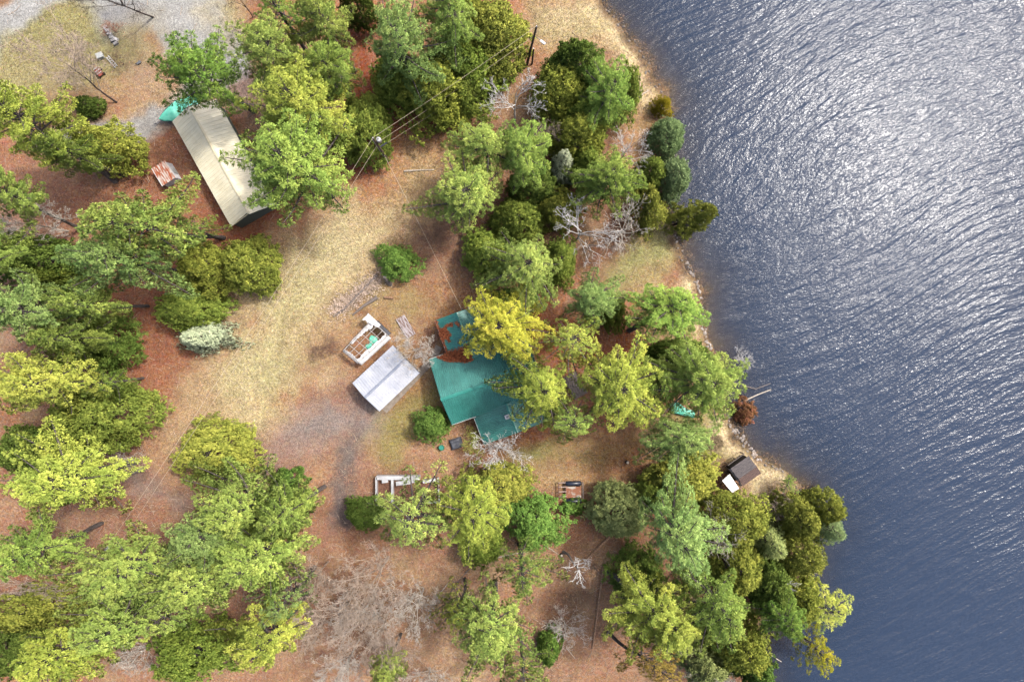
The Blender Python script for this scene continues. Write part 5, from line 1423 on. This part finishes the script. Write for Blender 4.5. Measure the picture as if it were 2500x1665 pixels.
def tub():
    m1 = mat_basic('green_plastic', alb(14, 128, 88), alb(24, 148, 104), 3, .4)
    root = thing('green_tub', 'round green plastic tub on the litter south-west of the house', 'tub', on_ground(Q(1079, 1091)))
    MB().tube([(0, 0, 0), (0, 0, .5), (0, 0, .52)], [.26, .33, .36], 20, caps=False).build('tub_wall', m1, root, True)
    MB().tube([(0, 0, .40), (0, 0, .44)], .30, 20).build('lid', mat_basic('tub_lid', alb(48, 160, 140), alb(60, 176, 152), 3, .4), root)
    MB().tube([(.33 * math.cos(a), .33 * math.sin(a), .53) for a in [i * math.pi / 10 for i in range(21)]], .025, 6).build('rim', m1, root)
tub()
# peeling boards leaning on the ground
def boards():
    P = [Q(967, 780), Q(990, 770), Q(1014, 815), Q(994, 826)]
    c = on_ground(sum(P, Vector()) / 4); d = P[3] - P[0]; rz = math.atan2(d.y, d.x)
    root = thing('board_panel', 'peeling white and brown board panel lying above the grey leafless tree', 'panel', c, rz)
    mp = mat_basic('peeling_paint', alb(128, 96, 82), alb(208, 200, 204), 3, .8, stretch=(.5, 4, 1), lo=.42, hi=.58)
    for i in range(5): MB().box((0, -.48 + i * .24, .2 + .006 * (i % 2)), (2.7, .232, .05)).build('plank', mp, root)
    for x in (-1.1, 1.1): MB().box((x, 0, .12), (.1, 1.1, .08)).build('batten', M_WOODG, root)
boards()
rk = thing('wire_rack', 'small white metal rack at the silver shed corner', 'rack', on_ground(Q(1024, 868)), R_(15))
for i in range(6): MB().box((-.4 + i * .16, 0, .55), (.05, .4, .03)).build('bar', M_WHITE, rk)
for y in (-.2, .2): MB().box((0, y, .53), (.9, .04, .03)).build('side_rail', M_WHITE, rk)
for x in (-.4, .4):
    for y in (-.18, .18): MB().box((x, y, .25), (.04, .04, .56)).build('leg', M_STEEL, rk)

# ------------------------------------------------------------------ wrecked white frame and floating dock
def wreck():
    c = on_ground(Q(992, 1210)); root = thing('wrecked_camper', 'roofless white camper shell filled with leaves under the pale pine', 'camper', c)
    def seg(a, b, w, h, name, mat=M_WHITE, z=.0):
        a = Q(*a, 1.0); b = Q(*b, 1.0); d = b - a; m_ = (a + b) / 2
        return MB().box((m_.x - c.x, m_.y - c.y, h / 2 + z), (d.length, w, h), math.atan2(d.y, d.x)).build(name, mat, root)
    seg((918, 1167), (1024, 1167), .45, .9, 'wall_panel'); seg((918, 1165), (918, 1224), .18, .9, 'wall_panel'); seg((957, 1170), (957, 1226), .26, .85, 'partition')
    seg((1032, 1177), (1066, 1172), .35, .8, 'wall_panel'); seg((1068, 1168), (1072, 1228), .14, .7, 'wall_panel'); seg((1040, 1228), (1072, 1228), .2, .7, 'wall_panel')
    seg((1065, 1166), (1071, 1194), .07, .95, 'loose_stud', M_WOODB)
    for x, y, w, h in ((940, 1173, .5, .04), (985, 1178, 1.2, .05), (1000, 1174, .9, .04)):
        p = Q(x, y, .9); MB().box((p.x - c.x, p.y - c.y, .93), (w * 1.5, .5, h), .12).build('roof_scrap', M_WHITE, root)
    a = Q(920, 1170, .1); b = Q(1070, 1226, .1)
    MB().prism([(a.x - c.x, b.y - c.y), (b.x - c.x, b.y - c.y), (b.x - c.x, a.y - c.y), (a.x - c.x, a.y - c.y)], .02, .16).build('floor', mat_basic('leaf_covered_floor', alb(128, 88, 68), alb(178, 130, 104), 5, 0.95, bump=0.03), root)
wreck()
def dock():
    c = on_ground(Q(1391, 1201)); root = thing('floating_dock', 'small floating dock on land with two black pontoons', 'dock', c, R_(1))
    x0 = -1.5; k = .0505
    for y, nm in ((1.15, 0), (-1.0, 1)): MB().tube([(-.55, y, .45), (-.5, y, .45), (1.3, y, .45), (1.35, y, .45)], [.2, .3, .3, .2], 14).build('pontoon', M_BLACK, root, True)
    mg = mat_basic('pinkish_plank', alb(196, 168, 156), alb(222, 198, 188), 4, .8)
    for y in (1.3, .78, .22, -.36): MB().box((-.92, y, .62), (.95, .09, .07)).build('crossbar', mg, root)
    for x in (-1.38, -.5): MB().box((x, .35, .58), (.10, 2.0, .08)).build('side_rail', mat_basic('brown_rail%d' % (x < -1), alb(110, 74, 66), alb(140, 100, 88), 4, .8), root)
    for x in (1.42, 1.56): MB().box((x, .3, .6), (.09, 2.1, .08)).build('end_rail', M_WOODG if x > 1.5 else M_DARK, root)
    md = mat_basic('littered_deck', alb(170, 112, 82), alb(214, 204, 192), .9, .9, lo=.5, hi=.58)
    for i in range(5): MB().box((.42, .66 - i * .265, .6 + .003 * (i % 2)), (1.8, .255, .05)).build('deck_plank', md, root)
dock()
# ------------------------------------------------------------------ clutter on the upper left lawn
rz0 = 0
for i, (x, y, tone) in enumerate([(245, 66, 1), (249, 73, 1), (254, 80, .95), (259, 88, .6), (268, 92, 1.05), (262, 95, .5), (268, 102, .5)]):
    o = obj('concrete_block', MB().box((0, .0, .1), (.4, .2, .2)).box((-.12, .0, .21), (.1, .2, .02)).box((.12, 0, .21), (.1, .2, .02)).mesh('concrete_block', M_STONE), None, on_ground(V(x, y)), (0, 0, rr.uniform(-.6, 1.2)), (1.35, 1.6, 1.6))
    g = alb(226, 224, 224) * tone; o.color = (*g, 1)
    tag(o, ['white concrete block at the upper end of the lawn row', 'second white concrete block of the lawn row', 'third pale concrete block of the lawn row', 'brown-grey block in the middle of the lawn row', 'bright white block on the gravel side of the lawn row', 'dark grey block near the lower end of the row', 'dark grey block at the very lower end of the row'][i], 'block', 'blocks in a row on the lawn')
bx = thing('grey_box', 'pale grey box lying left of the white ladder', 'box', on_ground(V(233, 132)), R_(25))
MB().box((0, 0, .25), (.75, .6, .5)).build('body', M_TRIM, bx); MB().box((.05, 0, .52), (.8, .64, .04), ry=R_(6)).build('lid', M_TRIM, bx)
ld = thing('ladder', 'white ladder lying in front of the small brown bush', 'ladder', on_ground(V(259, 144), .12), R_(-48))
for y in (-.17, .17): MB().box((0, y, .05), (1.7, .07, .06)).build('side_rail', M_WHITE, ld)
for i in range(6): MB().box((-.7 + i * .28, 0, .05), (.05, .3, .04)).build('rung', M_WHITE, ld)
ct = thing('garden_cart', 'red garden cart with white frame on the upper left lawn', 'cart', on_ground(V(232, 169)), R_(-52))
mr = mat_basic('faded_red', alb(170, 84, 66), alb(196, 112, 92), 3, .6)
MB().box((0, 0, .35), (1.0, .62, .06)).box((0, .3, .45), (1.0, .04, .2)).box((0, -.3, .45), (1.0, .04, .2)).build('tray', mr, ct)
for x in (-.35, 0, .35): MB().box((x - .1, 0, .56), (.06, .66, .05)).build('frame_bar', M_WHITE, ct)
MB().tube([(-.5, 0, .35), (-1.2, 0, .3)], .03, 6).build('handle', mr, ct)
for x in (-.3, .4):
    for y in (-.36, .36): MB().tube([(x, y - .04, .17), (x, y + .04, .17)], .17, 12).build('wheel', M_RUBBER, ct)
sc_ = thing('scrap_engine', 'small blue-grey scrap piece on the bare dirt', 'scrap', on_ground(V(320, 147)), .5)
MB().box((0, 0, .12), (.4, .25, .24)).box((.2, .1, .1), (.2, .3, .12), .6).build('block', M_STEEL, sc_); MB().tube([(-.2, 0, .2), (-.4, .1, .25)], .05, 6).build('spout', M_BLACK, sc_)
mbx = thing('white_canister', 'white canister on the leaves beside the wires at lower left', 'canister', on_ground(V(246, 1264)), .9)
MB().tube([(0, 0, .25), (.7, 0, .25)], .2, 12).build('body', M_WHITE, mbx, True); MB().tube([(.7, 0, .25), (.78, 0, .25)], .08, 8).build('nozzle', M_DARK, mbx)
# round straw clump on the east lawn
def straw_clump():
    rs = np.random.RandomState(8); c = on_ground(V(1645, 1018)); P = []
    for _ in range(420):
        a = rs.uniform(0, 6.28); r = .75 + rs.normal(0, .14); P.append((math.cos(a) * r, math.sin(a) * r, .06 + .05 * rs.rand()))
    for _ in range(120):
        a = rs.uniform(0, 6.28); r = rs.uniform(0, .6); P.append((math.cos(a) * r, math.sin(a) * r, .06))
    V1, F1, T1 = tuft_tris(np.array(P), 4, .3, .03, .3, rs, rs.rand(len(P)))
    t = thing('straw_clump', 'round clump of pale dead stalks on the east lawn', 'grass clump', c)
    obj('stalks', make_mesh('stalks', V1, F1, mat_foliage('straw', .1, .01, .3, flat=True), False, T1), t, color=alb(228, 204, 164))
    MB().tube([(0, 0, -.02), (0, 0, .06), (0, 0, .09)], [.2, .16, .05], 9).build('root_crown', M_DARK, t)
straw_clump()

# ------------------------------------------------------------------ ground litter and grass, too many to count
def scatter(n, test, seed):
    rs = np.random.RandomState(seed); out = np.zeros((0, 2))
    while len(out) < n:
        p = np.stack([rs.uniform(-66, 42, n), rs.uniform(-46, 46, n)], 1); p = p[test(p[:, 0], p[:, 1], rs)]; out = np.vstack([out, p])
    return out[:n], rs
def soil_at(x, y):
    i = np.clip(np.searchsorted(gx, x), 1, nx - 1); j = np.clip(np.searchsorted(gy, y), 1, ny - 1)
    return soil.reshape(ny, nx, 3)[j, i]
def leaf_litter():
    def test(x, y, rs):
        d = shore_dist(x, y); c = soil_at(x, y)
        g = c[:, 2] / c[:, 0]                    # gravel and drive are greyer
        w = np.where(g > .62, .06, np.where(y < -14, 1.0, np.where((fbm(x, y, 5, 71) > .5), .55, .25)))
        return (d > 1) & (rs.rand(len(x)) < w)
    p, rs = scatter(34000, test, 3)
    z = ground_z(p[:, 0], p[:, 1]) + .03
    P = np.stack([p[:, 0], p[:, 1], z], 1)
    V1, F1, T1 = tuft_tris(P, 1, .17, .055, .2, rs, rs.rand(len(P)))
    o = obj('leaf_litter', make_mesh('leaf_litter', V1, F1, mat_foliage('dry_leaf', .1, .02, .45, flat=True), False, T1), color=1.15 * alb(214, 168, 138)); tag(o, 'scattered dry tan leaves over the forest floor', 'leaves', kind='stuff')
leaf_litter()
def dry_grass():
    def test(x, y, rs):
        c = soil_at(x, y); d = shore_dist(x, y)
        return (d > .2) & (c[:, 1] * GAIN / 2.75 > .105 + .05 * rs.rand(len(x))) & (c[:, 2] / c[:, 0] < .68) & (rs.rand(len(x)) < .9)
    p, rs = scatter(30000, test, 9)
    z = ground_z(p[:, 0], p[:, 1]); P = np.stack([p[:, 0], p[:, 1], z], 1)
    V1, F1, T1 = tuft_tris(P, 2, .27, .03, .5, rs, rs.rand(len(P)))
    cols = np.repeat(soil_at(p[:, 0], p[:, 1]), 6, 0)
    m, nt, out, N, L = nodes_of('grass_blades')
    a1 = N('ShaderNodeAttribute', attribute_name='soil'); d = N('ShaderNodeBsdfDiffuse'); hs = N('ShaderNodeHueSaturation'); hs.inputs['Value'].default_value = 1.12; cv = N('ShaderNodeCombineXYZ'); cv.inputs[2].default_value = 1.0; L(cv.outputs[0], d.inputs['Normal'])
    L(a1.outputs['Color'], hs.inputs['Color']); L(hs.outputs[0], d.inputs[0]); L(d.outputs[0], out.inputs[0])
    o = obj('grass', make_mesh('grass', V1, F1, m, False, cols * (0.6 + .8 * T1[:, None]), 'soil')); tag(o, 'short dry grass of the meadow and the lawns', 'grass', kind='stuff')
dry_grass()

def twig_litter():
    """fallen twigs on the forest floor"""
    def test(x, y, rs):
        return (shore_dist(x, y) > 2) & (rs.rand(len(x)) < np.where(y < -18, 1.0, np.where(fbm(x, y, 6, 83) > .56, .5, .08)))
    p, rs = scatter(5200, test, 31)
    a = rs.uniform(0, 6.28, len(p)); l = rs.uniform(.3, 1.3, len(p)); k = 4; t = np.linspace(0, 1, k)
    x = p[:, 0:1] + np.cos(a)[:, None] * l[:, None] * t + rs.normal(0, .04, (len(p), k)); y = p[:, 1:2] + np.sin(a)[:, None] * l[:, None] * t + rs.normal(0, .04, (len(p), k))
    z = ground_z(x.ravel(), y.ravel()).reshape(x.shape) + .04
    v, f = tubes(np.stack([x, y, z], -1), np.tile(.022 * (1 - .6 * t), (len(p), 1)) * rs.uniform(.6, 1.5, (len(p), 1)), 3)
    o = obj('fallen_twigs', make_mesh('fallen_twigs', v, f, M_TWIG), color=1.2 * alb(206, 184, 164)); tag(o, 'fallen twigs strewn over the forest floor', 'twigs', kind='stuff')
twig_litter()

def shore_reeds():
    """dead reeds, sticks and flattened stalks along the waterline"""
    rs = np.random.RandomState(14)
    t = rs.uniform(2, len(shore_w) - 5, 6000); k = t.astype(int); f = (t - k)[:, None]
    p = shore_w[k] * (1 - f) + shore_w[k + 1] * f + rs.normal(0, .9, (6000, 2))
    d = shore_dist(p[:, 0], p[:, 1]); ok = (d > -1.3) & (d < 1.0) & (vnoise(p[:, 0], p[:, 1], 2.5, 88) > .36); p = p[ok][:2600]
    P = np.stack([p[:, 0], p[:, 1], np.maximum(ground_z(p[:, 0], p[:, 1]), WATER_Z) + .04], 1)
    P = np.array(P)
    V1, F1, T1 = tuft_tris(P, 4, .42, .022, .5, rs, rs.rand(len(P)))
    o = obj('shore_reeds', make_mesh('shore_reeds', V1, F1, mat_foliage('dead_reed', .1, .02, .5, flat=True), False, T1), color=alb(206, 172, 130)); tag(o, 'dead reeds and stalks along the waterline', 'reeds', kind='stuff')
shore_reeds()
rock_run([(1392, 12), (1425, 50), (1460, 100), (1488, 140), (1494, 178), (1524, 208)], 30, .08, .24, 'half sunk brown rock along the upper straw shore', 'rocks along the upper straw shore', 7, .55)
rock_run([(1518, 462), (1538, 495), (1558, 556), (1580, 612)], 26, .08, .24, 'half sunk brown rock at the bank below the lone leaning cedar', 'rocks below the lone leaning cedar', 7, .6)
rock_run([(1755, 1060), (1792, 1082), (1835, 1116), (1852, 1152)], 24, .08, .22, 'small brown rock on the bank right of the lakeside shed', 'rocks right of the lakeside shed', 7, .6)
